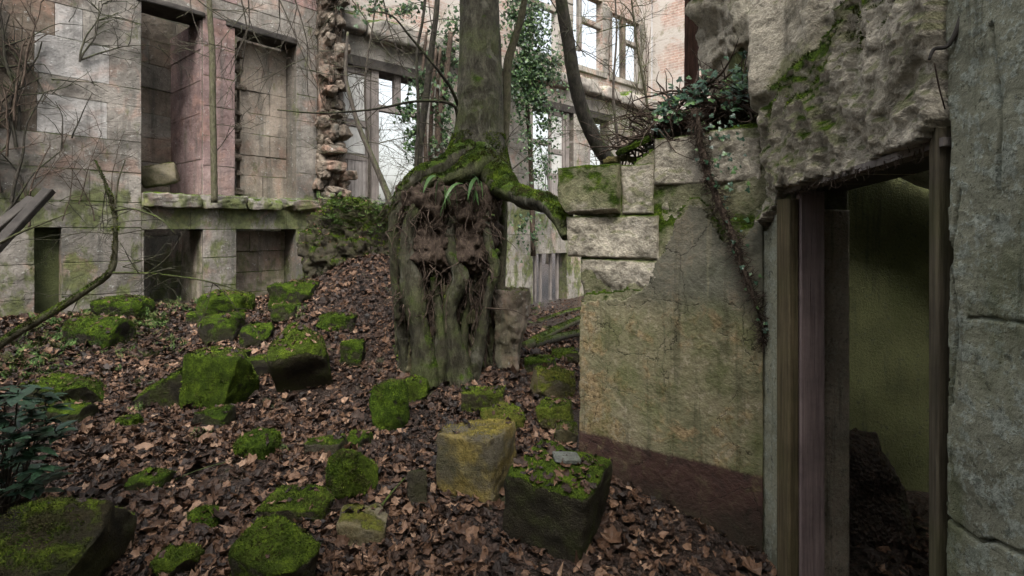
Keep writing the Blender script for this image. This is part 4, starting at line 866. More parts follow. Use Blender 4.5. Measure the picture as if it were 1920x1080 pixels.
S(1042, 1082, 792, 838, 'small dull stone at the foot of the plastered wall', 0.25, 0.1, 0.4, 0.7, seed=24, n=12)
S(984, 1042, 668, 702, 'mossy stone under the fallen logs', 0.6, 0.0, 0.25, 0.8, seed=25, n=12)
S(1036, 1090, 654, 680, 'flat mossy stone behind the end of the plastered wall', 0.65, 0.05, 0.3, 0.8, seed=26, n=12)
S(358, 474, 660, 768, 'squared moss-faced block propped on a small stone', 0.95, 0.02, 0.2, 0.75, hf=0.82, rz=-8, rx=-4, ry=3, seed=27, k=13, chops=2, n=22, name='squared_block', cat='block', rough=0.04)
S(374, 432, 762, 806, 'small dark stone propping the moss-faced block', 0.45, 0.0, 0.15, 0.8, seed=28, n=12)
S(362, 456, 642, 692, 'thin mossy slab lying behind the moss-faced block', 0.6, 0.0, 0.2, 0.8, hf=0.25, seed=29, k=10, d=5.0)
S(268, 388, 618, 768, 'tilted mossy slab bridging a dark hollow', 0.55, 0.02, 0.12, 0.7, hf=0.42, ry=-34, rz=10, seed=30, k=9, n=20)
S(500, 626, 598, 750, 'tall leaning block with moss on its sloping top', 0.58, 0.05, 0.18, 0.95, hf=0.95, rz=22, rx=30, ry=-12, seed=31, k=11, chops=3, n=22, name='squared_block', cat='block', rough=0.05)
S(386, 452, 588, 644, 'dark mossy stone above the tilted slab', 0.6, 0.0, 0.15, 0.9, seed=32)
S(456, 510, 606, 654, 'small round mossy stone left of the leaning block', 0.6, 0.0, 0.15, 0.9, seed=33, k=4)
S(642, 682, 638, 690, 'small mossy stone right of the leaning block', 0.6, 0.0, 0.2, 0.8, seed=34, n=12)
S(598, 672, 586, 622, 'low mossy stone with ferns on the leaf bank', 0.7, 0.0, 0.2, 0.8, seed=35, n=12)
S(444, 518, 804, 862, 'bright moss cushion over a half buried stone', 0.8, 0.0, 0.2, 0.9, ry=14, seed=36, k=4)
S(578, 644, 818, 856, 'flat grey-green stone behind the bright green boulder', 0.35, 0.0, 0.35, 0.8, seed=37, n=12)
S(652, 702, 808, 842, 'dark mossy lump behind the bright green boulder', 0.7, 0.0, 0.15, 0.8, seed=38, k=4, n=12)
S(246, 316, 882, 922, 'dark half buried stone among wet leaves at left', 0.5, 0.0, 0.12, 0.8, seed=39, n=12)
S(352, 412, 952, 992, 'small bright moss tuft stone near the bottom', 0.8, 0.0, 0.2, 0.8, seed=40, k=4, n=12)
S(292, 374, 1028, 1092, 'moss covered lump on the bottom edge right of the boulder', 0.8, 0.05, 0.2, 0.8, seed=41, k=4, n=14)
S(128, 234, 594, 654, 'broad mossy stone among green herbs at left', 0.7, 0.0, 0.15, 0.8, seed=42, k=5)
S(186, 276, 556, 598, 'mossy hump at the foot of the facade', 0.7, 0.0, 0.15, 0.8, seed=43, k=4)
S(512, 592, 528, 580, 'mossy stone below the second low window', 0.65, 0.0, 0.15, 0.8, seed=44)
S(514, 560, 568, 604, 'small mossy stone before the second low window', 0.6, 0.0, 0.2, 0.8, seed=45, n=12)
S(372, 472, 548, 598, 'long mossy heap along the facade foot', 0.9, 0.0, 0.2, 0.8, seed=46, k=4)
S(68, 198, 706, 776, 'wide mossy stone behind the laurel', 0.5, 0.0, 0.1, 0.8, ry=8, seed=47, k=5)
S(98, 170, 752, 800, 'low dark stone in front of the wide mossy one', 0.4, 0.0, 0.1, 0.8, seed=48, n=12)
S(222, 268, 778, 806, 'little moss cushion in the litter below the tilted slab', 0.8, 0.0, 0.2, 0.8, seed=49, k=4, n=12)
S(464, 514, 668, 706, 'dark stone wedged between the two big blocks', 0.35, 0.0, 0.08, 0.8, seed=50, n=12)
S(355, 388, 584, 610, 'little mossy stone near the long heap', 0.6, 0.0, 0.2, 0.8, seed=53, n=10)
S(558, 604, 912, 948, 'tiny moss lump left of the pale chipped stone', 0.7, 0.0, 0.2, 0.8, seed=54, k=4, n=10)
S(496, 624, 948, 984, 'thin mossy slab behind the boulder at the bottom edge', 0.6, 0.05, 0.25, 0.8, hf=0.22, seed=56, k=7, n=14)
# slate and window debris
c = dV[dV[:, 2] > dV[:, 2].max()-0.12].mean(0); p, f = rock((0.15, 0.11, 0.025), 51, 8, 12, 3, 0.03, 0, 0.002)
tq = P(1062, 902, c[1]+0.02)
near = dV[np.hypot(dV[:, 0]-tq[0], dV[:, 1]-tq[1]) < 0.09]; tz = near[:, 2].max() if len(near) else dV[:, 2].max()
o = obj('slate_piece', p@rotm(4, 5, 8).T+np.array((tq[0], tq[1], tz+0.004)), f, M['slate']); tag(o, 'grey slate fragment lying on the large dark block', 'slate')
p, f = rock((0.42, 0.34, 0.3), 52, 12, 8, 4, 0.1); o = obj('loose_stone', p@rotm(8, -14, 20).T+P(300, 328, 7.35), f, M['mossrock']); o.color = (0.25, 0.1, 0.75, 1); tag(o, 'loose pale stone lying in the first upper window', 'stone')

# ================================================================== wall stump under the tree
stump = thing('wall_stump', 'rough stump of a thick wall gripped by tree roots', 'wall remnant', (*P(850, 710, 5.6)[:2], 0.2))
th = np.linspace(0, 2*np.pi, 220, endpoint=False); zz = np.linspace(0.0, 2.28, 170); TH, ZZ = np.meshgrid(th, zz, indexing='ij')
wv = np.stack([np.cos(TH)*1.0, np.sin(TH)*1.0, ZZ*0.9], -1).reshape(-1, 3); tw = TH+0.35*fbm(wv, 1.3, 3, 5).reshape(TH.shape)
q3 = np.stack([np.cos(tw)*2.6, np.sin(tw)*2.6, ZZ*0.55], -1).reshape(-1, 3)
rid = 1-2.2*np.abs(fbm(q3, 1.5, 3, 9, .45)).reshape(TH.shape); det = fbm(np.stack([np.cos(TH)*.5, np.sin(TH)*.5, ZZ], -1).reshape(-1, 3), 7, 5, 11, .65).reshape(TH.shape)
det2 = fbm(np.stack([np.cos(TH)*.5, np.sin(TH)*.5, ZZ*.7], -1).reshape(-1, 3), 24, 4, 13, .65).reshape(TH.shape)
rad_ = 1+0.20*rid+0.15*det+0.09*det2+0.16*np.clip(0.75-ZZ, 0, 1)**1.5+0.06*np.clip(ZZ-1.7, 0, 1)
capz = np.clip((2.28-ZZ)/0.12, 0.05, 1)**0.5
cx, cy = P(843, 500, 5.52)[:2]; SV = np.stack([cx+np.cos(TH)*0.44*rad_*capz, cy+np.sin(TH)*0.40*rad_*capz, ZZ], -1).reshape(-1, 3); I_ = np.arange(TH.size).reshape(TH.shape); J_ = np.roll(I_, -1, 0)
SF = np.stack([I_[:, :-1], J_[:, :-1], J_[:, 1:], I_[:, 1:]], -1).reshape(-1, 4)
o = obj('stump_core', SV, SF, M['stump'], stump); moss_on(SV, SF, o, 2500, 62, 0.45, 0.1, 0.012)
r = np.random.default_rng(62)
GSV = SV.reshape(220, 170, 3)
for i in range(80):                        # lesser roots crawling down the stump
    t0 = np.pi*1.5+r.normal()*0.75; z0 = int(r.uniform(70, 165)); pts = []; L = int(r.uniform(5, 11))
    for k in range(L):
        zi = z0-k*int(r.uniform(9, 15))
        if zi < 1: break
        t0 += r.normal()*0.09; ti = int(t0/(2*np.pi)*220) % 220; q = GSV[ti, zi]; out = q-np.array((cx, cy, q[2])); pts.append(q+unit(out)*0.012)
    if len(pts) > 3: r0 = r.uniform(.010, .034); V, Fs = tube(pts, np.linspace(r0, r0*.5, len(pts)), 8, 5, .4, i); obj('root', V, Fs, M['root'] if i % 2 else M['stem'], stump)
for i in range(12):                        # rubble stones still bedded in the stump
    px = r.uniform(800, 920); py = r.uniform(430, 600); q = P(px, py, 5.14+r.uniform(0, .05)); p, f = rock((r.uniform(.16, .3), .2, r.uniform(.1, .2)), 600+i, 9, 9, 7, 0.12, 0, .025, (.75, 1.15))
    obj('rubble_stone', p@rotm(0, r.uniform(-8, 8), r.uniform(-10, 10)).T+q, f, M['stump'], stump, False)
p, f = rock((0.37, 0.40, 0.92), 63, 40, 24, 6, 0.09, 0, 0.05, (1.0, 1.3)); u = np.clip((p[:, 2]+0.15)/0.5, 0, 1)
p[:, 0] = p[:, 0]*(0.62+0.38*u)-0.05*(1-u); p[:, 1] *= 0.7+0.3*u
o = obj('plastered_pillar_stub', p+P(961, 627, 5.33), f, M['rubble']); tag(o, 'worn plastered pillar stub right of the roots, narrow at its foot', 'pillar')
pV = p+P(961, 627, 5.33); moss_on(pV, f, o, 9000, 64, 0.75, 0)
# earth bank with rubble left of the stump
p, f = rock((1.5, 1.0, 1.05), 65, 46, 8, 7, 0.16, 0, 0.11, (0.85, 1.15)); V = p+P(676, 462, 7.45); TOPS.append((V, f, 260)); o = obj('rubble_bank', V, f, M['mossrock']); o.color = (0.42, 0, 0.35, 1)
tag(o, 'mossy bank of earth and rubble between facade and tree', 'bank'); moss_on(V, f, o, 12000, 66, 0.40, 0, 0.02)

# ================================================================== the tree on the stump
tree = thing('sycamore_tree', 'thick grey-green tree growing on top of the wall stump', 'tree', P(900, 330, 5.35))
tp = [(893, 350, 5.40), (896, 300, 5.38), (899, 240, 5.36), (900, 150, 5.35), (899, 60, 5.35), (899, -60, 5.35), (905, -250, 5.4), (890, -500, 5.5), (900, -800, 5.6)]
tV, tF = tube([P(*q) for q in tp], [0.40, 0.325, 0.245, 0.216, 0.206, 0.198, 0.18, 0.15, 0.11], 40, 14, 0.10, 71, 1.0, 0.5)
for kx, ky, kr, ka in ((893, 190, 0.11, 0.035), (925, 95, 0.07, 0.03), (905, 130, .09, .015), (870, 60, 0.08, 0.02)):
    kq = P(kx, ky, 5.15); dd = np.linalg.norm(tV-kq, axis=1); ax = tV-np.array((P(899, ky, 5.35)[0], 5.35, 0)); ax[:, 2] = 0; ax /= np.maximum(np.linalg.norm(ax, axis=1), 1e-6)[:, None]
    tV = tV+ax*(ka*np.exp(-(dd/kr)**2)*np.cos(dd/kr*4.0))[:, None]
obj('trunk', tV, tF, M['bark'], tree)
moss_on(tV, tF[0], tree, 16000, 72, 0.10, 0.0, 0.013, lo=None) if False else None
roots = [
 [[(880, 285, 5.25), (835, 312, 5.12), (785, 332, 5.05), (752, 378, 5.08), (742, 460, 5.1), (748, 600, 5.15)], [.17, .12, .10, .085, .07, .05]],
 [[(905, 290, 5.18), (880, 318, 5.0), (840, 334, 4.98), (800, 345, 5.0), (772, 420, 4.98), (768, 500, 4.98), (780, 590, 4.98), (798, 670, 5.0), (802, 735, 5.05)], [.16, .12, .08, .08, .095, .11, .12, .15, .20]],
 [[(870, 350, 5.02), (845, 420, 4.97), (848, 480, 4.93), (864, 520, 4.92), (845, 575, 4.94), (850, 640, 4.97), (864, 715, 5.02)], [.05, .05, .065, .09, .08, .10, .15]],
 [[(925, 330, 5.1), (908, 400, 4.99), (918, 465, 4.98), (928, 500, 4.98), (918, 545, 5.0), (906, 610, 5.03), (890, 705, 5.08)], [.08, .05, .055, .065, .05, .055, .07]],
 [[(905, 300, 5.2), (945, 350, 5.0), (985, 372, 4.5), (1025, 382, 4.05), (1052, 408, 3.80), (1066, 445, 3.72)], [.17, .14, .115, .095, .08, .05]],
 [[(812, 520, 5.02), (826, 600, 5.0), (828, 660, 5.0), (822, 735, 5.05)], [.03, .055, .07, .11]],
 [[(935, 470, 5.08), (905, 492, 5.02), (880, 470, 5.0), (868, 430, 5.02)], [.03, .03, .035, .03]],
 [[(895, 330, 5.05), (880, 420, 5.05), (890, 500, 5.06), (872, 600, 5.05), (872, 710, 5.1)], [.05, .035, .035, .035, .05]],
 [[(760, 400, 5.2), (742, 500, 5.25), (752, 600, 5.22), (768, 700, 5.25)], [.05, .06, .06, .08]]]
for i, (pp, rr) in enumerate(roots):
    if i in (1, 2, 3, 5, 7, 8): pp = pp+[(pp[-1][0]+(-6 if i == 1 else 4), pp[-1][1]+70, pp[-1][2]-.02)]; rr = rr+[rr[-1]*1.25]
    V, Fs = tube([P(*q) for q in pp], np.array(rr)*1.05, 26, 12, 0.55, 80+i, 0.85 if i != 4 else 0.75, 0.33); o = obj('root', V, Fs, M['root'], tree)
    if i in (0, 1, 4): moss_on(V, Fs[0], o, 26000, 90+i, 0.35, 0.0, 0.014, lo=CZ+0.02)
    if i in (1, 5, 2): moss_on(V, Fs[0], o, 6000, 90+i, 0.5, 0.35, 0.010)
V, Fq = None, None
# moss skirt at the trunk foot
n_, a_ = normals(tV, tF[0]); sk_ = (tV[tF[0]].mean(1)[:, 2] < CZ+0.95)
moss_on(tV, tF[0][sk_], tree, 24000, 73, 0.12, 0.10, 0.014)
# matted soil and rootlets under the tree
p, f = rock((0.88, 0.56, 0.9), 74, 44, 4, 5, 0.22, 0, 0.11); V = p+P(842, 425, 5.20)
soil_clump = obj('root_mat', V, f, M['stem'], tree); 
acc = Acc(); r = np.random.default_rng(75)
for i in range(520):
    q = P(r.uniform(742, 930), 340+r.random()**1.4*240, r.uniform(4.92, 5.08)); L = r.uniform(0.08, 0.5); pts = [q]; d = np.array((r.normal()*.5, -.25, -0.6))
    for k in range(5): d = unit(d+r.normal(size=3)*0.45+np.array((0, 0.02, -0.35))); pts.append(pts[-1]+d*L/5)
    acc.add(*tube(pts, np.linspace(r.uniform(.003, .011), .0015, 6), 5, 3, cap=False), a=r.random())
acc.build('rootlets', M['stem'], tree)['kind'] = 'stuff'
# limbs above the picture and bare branches that hang into it
limbs = [[(885, -420, 5.5), (700, -560, 5.0), (480, -700, 4.6)], [(905, -520, 5.5), (1150, -640, 5.2), (1400, -800, 5.0)], [(895, -620, 5.5), (800, -900, 6.5)], [(862, 205, 5.30), (845, 165, 5.15), (812, 120, 5.0), (770, 70, 4.9), (735, 30, 4.8), (690, 20, 4.75)], [(860, 225, 5.3), (846, 195, 5.2), (780, 190, 5.1), (700, 205, 5.0), (600, 212, 4.9), (520, 206, 4.8)]]
for i, l in enumerate(limbs): V, Fs = tube([P(*q) for q in l], np.linspace(.09 if i < 3 else .018, .03 if i < 3 else .005, len(l)), 10, 8, 0.1, i); obj('branch', V, Fs, M['bark'] if i < 3 else M['bark_dark'], tree)
def strap(q, d, L, wd, droop, r, acc):
    pts = [v3(q)]; d = unit(d)
    for k in range(7): d = unit(d+np.array((0, 0, -droop))); pts.append(pts[-1]+d*L/7)
    pts = np.array(pts); s = unit(np.cross(d, (0.3, 0.2, 1))); wv = wd*np.array((.35, .8, 1, 1, .95, .8, .5, .08))
    wave = 1+0.1*np.sin(np.arange(8)*2.1)
    V = np.concatenate([pts+s*(wv*wave)[:, None], pts+np.array((0, 0, -.004)), pts-s*(wv*wave)[:, None]])
    a = np.arange(7); Fq = np.concatenate([np.stack([a, a+1, a+9, a+8], 1), np.stack([a+8, a+9, a+17, a+16], 1)]); acc.add(V, Fq, r.random())
fern = thing('strap_fern', 'hanging strap-leaved fern rooted below the trunk', 'fern', P(865, 345, 4.95)); r = np.random.default_rng(5)
for i in range(24):
    a = Acc(); q = P(r.uniform(825, 912), r.uniform(328, 365), 4.86); strap(q, (r.normal()*0.5, -0.7, r.uniform(0.1, 0.7)), r.uniform(0.18, 0.38), r.uniform(.012, .020), r.uniform(0.25, .45), r, a); a.build('leaf', M['strap'], fern)
# ================================================================== dead leaf litter
def leaf_template(r, kind=0):
    if kind == 0: rad = np.array([1.0, .66, .90, .62, .72, .42, .72, .62, .90, .66]); ang = np.radians([90, 62, 38, 14, -18, -90, -162, 166, 142, 118])
    else: rad = np.array([1.0, .72, .55, .55, .78, 1.0, .78, .55, .55, .72])*np.array([1, .8, .75, .75, .85, .8, .85, .75, .75, .8]); ang = np.radians([90, 60, 25, -25, -60, -90, -120, -155, 155, 120])
    rad = rad*r.uniform(0.85, 1.12, 10); x, y = rad*np.cos(ang), rad*np.sin(ang)
    if kind: x *= 0.7
    a, b, tw = r.uniform(-.2, 1.1), r.uniform(-.8, .9), r.uniform(-.6, .6)
    z = a*x*x+b*y*y+tw*x*y+r.normal(size=10)*0.16
    V = np.concatenate([np.stack([x, y, z], 1), [[0, 0, -0.02]], np.stack([x*.5, y*.5, z*.28+r.normal(size=10)*.03], 1)])
    i = np.arange(10); j = (i+1) % 10
    return V, np.concatenate([np.stack([i, j, j+11, i+11], 1)]), np.stack([i+11, j+11, np.full(10, 10)], 1)
r = np.random.default_rng(99)
LT = [leaf_template(r, 0 if i % 2 else 1) for i in range(16)]
def scatter(n, x0, x1, y0, y1, keep):
    x = r.uniform(x0, x1, n); y = r.uniform(y0, y1, n); k = keep(x, y); return x[k], y[k]
ddl = np.array((EL[0], EL[1])); 
def before_facade(x, y): return ((x-OL[0])*NL[0]+(y-OL[1])*NL[1] > 0.05) & ((x-OR[0])*NR[0]+(y-OR[1])*NR[1] > 0.05)
def litter_ok(x, y):
    p3 = np.stack([x, y, 0*x], 1); dn = 0.60+1.0*fbm(p3, 1.2, 4, 101)
    wallside = ((x-BW[0])*NW[0]+(y-BW[1])*NW[1] > 0.0) | (x < BW[0]-0.05) | (y > 4.4)
    return (r.random(len(x)) < np.clip(np.maximum(dn, np.where(y > 5, .75, 0)), 0.14, 1)) & before_facade(x, y) & wallside & (np.abs(x) < y*1.05+0.6)
XS, YS = [], []
for nn, b in ((36000, (-4.6, 1.42, 1.6, 4.6)), (38000, (-6.2, 2.4, 4.6, 8.4)), (3500, (-1.0, 3.5, 8.4, 13.0)), (900, (1.72, 3.6, 1.6, 3.5))):
    a, c = scatter(nn, *b, (lambda x, y: litter_ok(x, y)) if b[0] < 1.5 else (lambda x, y: x > 0)); XS.append(a); YS.append(c)
X, Y = np.concatenate(XS), np.concatenate(YS); n = len(X)
e_ = 0.03; gz = ground(X, Y); gxs = (ground(X+e_, Y)-gz)/e_; gys = (ground(X, Y+e_)-gz)/e_
nrm = np.stack([-gxs, -gys, np.ones(n)], 1)+r.normal(size=(n, 3))*np.array((.42, .42, .1)); nrm /= np.linalg.norm(nrm, axis=1)[:, None]
size = 0.016+0.054*r.beta(1.5, 2.4, n); size[r.random(n) < 0.07] *= 1.45; pos = np.stack([X, Y, gz+0.004+r.random(n)**2*0.03], 1)
for V_, F_, dens_ in TOPS:                  # leaves that came to rest on the stones
    n2, a2 = normals(V_, F_); w2 = a2*np.clip(n2[:, 2]-0.55, 0, 1); k2 = int((a2*(n2[:, 2] > .6)).sum()*dens_*2)
    if k2 < 1: continue
    fi = r.choice(len(F_), k2, p=w2/w2.sum()); pos = np.vstack([pos, V_[F_[fi]].mean(1)+np.array((0, 0, .008))]); nn2 = n2[fi]+r.normal(size=(k2, 3))*.3
    nrm = np.vstack([nrm, nn2/np.linalg.norm(nn2, axis=1)[:, None]]); size = np.concatenate([size, r.uniform(.014, .045, k2)])
n = len(pos); X, Y = pos[:, 0], pos[:, 1]
tA = np.cross(nrm, r.normal(size=(n, 3))); tA /= np.linalg.norm(tA, axis=1)[:, None]; tB = np.cross(nrm, tA)
px_ = 960+X/Y*F; py_ = HORIZON-(pos[:, 2]-CZ)/Y*F; vis = (px_ > 0) & (px_ < 1920) & (py_ < 1080) & (Y > 1.9)
big = np.argsort(np.where(vis & (X < 1.4), -size/Y, 0))[:300]; isbig = np.zeros(n, bool); isbig[big] = True
tid = r.integers(0, len(LT), n); tone = np.clip(r.beta(1.4, 2.0, n)*1.05+0.22*fbm(np.stack([X, Y, 0*X], 1), 1.7, 3, 140), 0, 1)
acc = Acc()
for t, (V, F4, F3) in enumerate(LT):
    s_ = np.where((tid == t) & ~isbig)[0]
    W_ = pos[s_, None]+size[s_, None, None]*(V[None, :, :1]*tA[s_, None]+V[None, :, 1:2]*tB[s_, None]+V[None, :, 2:]*nrm[s_, None])
    nr = Y[s_] < 4.4
    off = np.arange(nr.sum())[:, None, None]*len(V); acc.add(W_[nr].reshape(-1, 3), [(F4[None]+off).reshape(-1, 4), (F3[None]+off).reshape(-1, 3)], np.repeat(tone[s_[nr]], len(V)))
    i10 = np.arange(10); fan = np.stack([i10, (i10+1) % 10, np.full(10, 10)], 1); fr_ = ~nr; off = np.arange(fr_.sum())[:, None, None]*11
    acc.add(W_[fr_][:, :11].reshape(-1, 3), (fan[None]+off).reshape(-1, 3), np.repeat(tone[s_[fr_]], 11))
lit = acc.build('leaf_litter', M['litter'], smooth=False); tag(lit, 'brown dead leaves covering the ground', 'leaf litter', kind='stuff')
LM = [make_mesh('leaf', V*0.052, [F4, F3], M['leaf'], False) for V, F4, F3 in LT]
tb = np.array(terrain.location)
for i in big:
    o = bpy.data.objects.new('leaf', LM[tid[i]]); C.objects.link(o); o.parent = terrain; s_ = size[i]/0.052
    m4 = np.eye(4); m4[:3, 0] = tA[i]*s_; m4[:3, 1] = tB[i]*s_; m4[:3, 2] = nrm[i]*s_; m4[:3, 3] = pos[i]-tb; o.matrix_local = Matrix(m4.tolist())
# ================================================================== saplings, poles, trunks
def pole(name, label, cat, pts, rad, mat, seg=10, bump=0.12, seed=1, group=None):
    V, Fs = tube([P(*q) for q in pts], rad, seg, 8, bump, seed); o = obj(name, V, Fs, mat); tag(o, label, cat, group); return o
def sapling(label, pts, rad, mat, seed, kids=0, lv=2, tl=0.7, cat='sapling', name='sapling', tmat=None, box=None):
    Pp = [P(*q) for q in pts]; t = thing(name, label, cat, Pp[0]); V, Fs = tube(Pp, rad, 12, 8, 0.12, seed); obj('trunk', V, Fs, mat, t)
    if kids:
        acc = Acc(); r = np.random.default_rng(seed)
        for i in range(kids):
            k = r.uniform(0.2, 0.98)*(len(Pp)-1); a = int(k); q = Pp[a]+(Pp[min(a+1, len(Pp)-1)]-Pp[a])*(k-a)
            twigs(acc, q, (r.normal(), r.normal()*.5-0.1, r.uniform(-.1, .8)), tl*r.uniform(.5, 1.1), r.uniform(.004, .009), lv, r, 5, 0.03, 0.6, 3)
        acc.build('twigs', tmat or M['twig'], t)['kind'] = 'stuff'
    return t
sapling('leaning bare pole before the shuttered window', [(745, 405, 7.1), (725, 360, 7.3), (700, 300, 7.4), (674, 240, 7.5), (656, 180, 7.6), (648, 135, 7.7), (652, 60, 7.8)], [.05, .045, .038, .034, .03, .028, .018], M['twig'], 21, 7, 2, 0.8)
sapling('dark thin trunk crossing the bright window', [(784, 345, 7.2), (786, 270, 7.2), (798, 190, 7.2), (808, 100, 7.2), (820, 0, 7.2), (826, -160, 7.2)], [.06, .055, .05, .042, .036, .03], M['bark_dark'], 22, 10, 2, 0.8)
sapling('slender dark stem left of the thick tree', [(775, 400, 6.7), (782, 300, 6.7), (784, 200, 6.7), (782, 100, 6.7), (795, 20, 6.7), (805, -120, 6.7)], [.026, .024, .02, .02, .018, .012], M['bark_dark'], 23, 12, 2, 0.7)
sapling('curved dark trunk arching over the wall block', [(1190, 800, 6.0), (1180, 430, 6.0), (1150, 320, 6.0), (1126, 280, 6.0), (1098, 225, 6.0), (1078, 155, 6.0), (1066, 80, 6.0), (1052, 0, 6.0), (1035, -120, 6.0)], [.1, .09, .085, .085, .08, .075, .072, .068, .06], M['bark_dark'], 24, 0)
sapling('greenish slim trunk close behind the thick tree', [(938, 560, 5.25), (944, 420, 5.35), (944, 320, 5.5), (950, 200, 5.6), (952, 120, 5.6), (966, 70, 5.6), (980, 20, 5.6), (995, -90, 5.6)], [.045, .042, .04, .042, .045, .04, .036, .03], M['twig_green'], 25, 6, 2, 0.8)
sapling('mossy upright stem against the pier between the windows', [(402, 380, 7.15), (401, 300, 7.15), (399, 200, 7.15), (398, 100, 7.15), (393, 20, 7.15), (388, -100, 7.15)], [.042, .04, .04, .038, .034, .03], M['twig_green'], 26, 5, 2, 0.6)
sapling('red-brown conifer trunk above the ivy ledge', [(1330, 420, 4.4), (1300, 200, 4.4), (1297, 100, 4.4), (1297, 0, 4.4), (1296, -200, 4.4)], [.065, .062, .06, .058, .055], M['bark_red'], 27, 0, cat='tree', name='conifer')
sapling('thin bare stems above the far ledge', [(1215, 330, 7.0), (1215, 210, 7.0), (1195, 90, 7.0), (1180, -40, 7.0)], [.02, .018, .014, .01], M['twig_green'], 28, 12, 2, 0.9, tmat=M['twig_green'])
sapling('bare sapling before the far lower windows', [(1160, 420, 9.0), (1162, 300, 9.0), (1150, 180, 9.0), (1156, 60, 9.0), (1150, -60, 9.0)], [.03, .028, .022, .016, .01], M['twig'], 29, 16, 2, 1.3)
sapling('bare sapling left of the bright window post', [(690, 420, 8.4), (692, 300, 8.4), (684, 160, 8.4), (700, 40, 8.4), (712, -60, 8.4)], [.022, .02, .016, .012, .008], M['twig'], 30, 12, 2, 1.0)
# mossy branch reaching in from the left
br = thing('mossy_branch', 'crooked mossy branch reaching in from the left edge', 'branch', P(-40, 680, 3.5)); 
main = [(-60, 690, 3.4), (20, 632, 3.45), (90, 590, 3.5), (150, 552, 3.55), (205, 512, 3.6), (216, 470, 3.6), (214, 395, 3.6), (200, 350, 3.6), (178, 300, 3.6)]
V, Fs = tube([P(*q) for q in main], [.03, .028, .026, .024, .02, .016, .013, .009, .005], 10, 8, 0.2, 3); o = obj('stem', V, Fs, M['twig_green'], br); moss_on(V, Fs[0], o, 60000, 7, 0.2, 0.1, 0.010)
for i, (l, w0) in enumerate((([(205, 512, 3.6), (260, 512, 3.6), (330, 518, 3.65), (400, 530, 3.7), (470, 552, 3.75)], .009), ([(214, 395, 3.6), (250, 392, 3.55), (300, 410, 3.5), (330, 440, 3.5)], .009), ([(214, 400, 3.6), (222, 340, 3.6), (235, 300, 3.6)], .007), ([(-40, 480, 3.4), (30, 440, 3.4), (90, 415, 3.45), (135, 398, 3.5)], .010))):
    V, Fs = tube([P(*q) for q in l], np.linspace(w0, .003, len(l)), 7, 6, 0.1, i); obj('side_shoot', V, Fs, M['twig_green'], br)
acc = Acc(); r = np.random.default_rng(31)
for q in ((260, 512, 3.6), (330, 518, 3.65), (300, 512, 3.6), (300, 410, 3.5), (250, 392, 3.55), (216, 440, 3.6), (200, 350, 3.6), (150, 552, 3.55), (400, 530, 3.7), (90, 590, 3.5), (270, 515, 3.6), (230, 500, 3.6)):
    for j in range(2): twigs(acc, P(*q), (r.normal(), r.normal()*.4, r.normal()*.8), r.uniform(.18, .42), .0035, 2, r, 4, 0.05, 0.7, 3)
acc.build('twigs', M['twig'], br)['kind'] = 'stuff'
# bare twigs hanging in from above the picture
hb = thing('hanging_branches', 'bare twigs hanging down before the upper left windows', 'branches', P(480, -120, 5.2)); acc = Acc(); r = np.random.default_rng(37)
for q, d, L in (((470, -60, 5.2), (-.2, 0, -1), 1.1), ((500, -60, 5.2), (.5, 0, -.9), 1.3), ((540, -40, 5.3), (.2, .1, -1), .9), ((620, -60, 5.4), (.6, 0, -.8), 1.4), ((700, -50, 5.5), (.3, 0, -.9), 1.0), ((440, -50, 5.2), (.1, .1, -1), 1.0), ((1000, -40, 5.4), (.7, 0, -.7), 1.0), ((300, -60, 4.8), (.8, 0, -.5), .8)):
    twigs(acc, P(*q), d, L, .009, 3, r, 5, 0.02, 0.55, 3)
acc.build('twigs', M['twig'], hb)['kind'] = 'stuff'
V, Fs = tube([P(250, -200, 5.0), P(500, -140, 5.2), P(800, -110, 5.4), P(1010, -90, 5.45)], [.02, .03, .04, .05], 8, 6, .1, 2); obj('bough', V, Fs, M['bark_dark'], hb)
# climbing stems on the facade
def wall_stem(label, starts, seed, o=OL, e=EL, n=NL, rad=.014, mat=None, L=2.0, kids=6, lv=2, vert=1.0, wob=.35):
    r = np.random.default_rng(seed); acc = Acc(); t = thing('dead_climber', label, 'climber', (*(o+e*starts[0][0]+n*0.05)[:2], CZ+starts[0][1]))
    def go(s, z, d, L, rd, lv):
        pts = []; st = L/7
        for k in range(8):
            pts.append(o+e*s+UP*z+n*(0.045+0.012*r.random())); d = d+r.normal()*wob*0.35; s += math.sin(d)*st; z += math.cos(d)*st
            if lv and k > 0 and r.random() < kids/7.: go(s, z, d+r.choice((-1, 1))*r.uniform(.4, 1.1), L*r.uniform(.3, .6), rd*.55, lv-1)
        acc.add(*tube(pts, np.linspace(rd, rd*.35, 8), 5, 2, cap=False), a=r.random())
    for s, z, d in starts: go(s, z, d*vert, L, rad, lv)
    acc.build('stems', mat or M['bark_dark'], t)['kind'] = 'stuff'; return t
wall_stem('dense dark climber stems up the left edge of the facade', [(-3.34, 0.3, 0.1), (-3.42, 0.4, -0.1), (-3.55, -0.2, .2), (-3.3, 0.9, -.2), (-3.5, 1.4, .2), (-3.35, 1.7, 0), (-3.6, .6, .3), (-3.28, 1.1, -.05)], 41, rad=.018, kids=3, L=1.3)
wall_stem('thick brown climber mat at the far left of the facade', [(-3.5+.06*i, 0.0+.4*(i % 5), .12*(-1)**i) for i in range(6)], 47, rad=.014, kids=3, L=1.0, mat=M['stem'], n=NL*1.8)
wall_stem('fan of dark climber stems beside the pale upper blocks', [(-2.74, 2.02, 0.5), (-2.74, 2.0, -0.1), (-2.74, 2.02, 0.9)], 42, rad=.012, L=.8, kids=5)
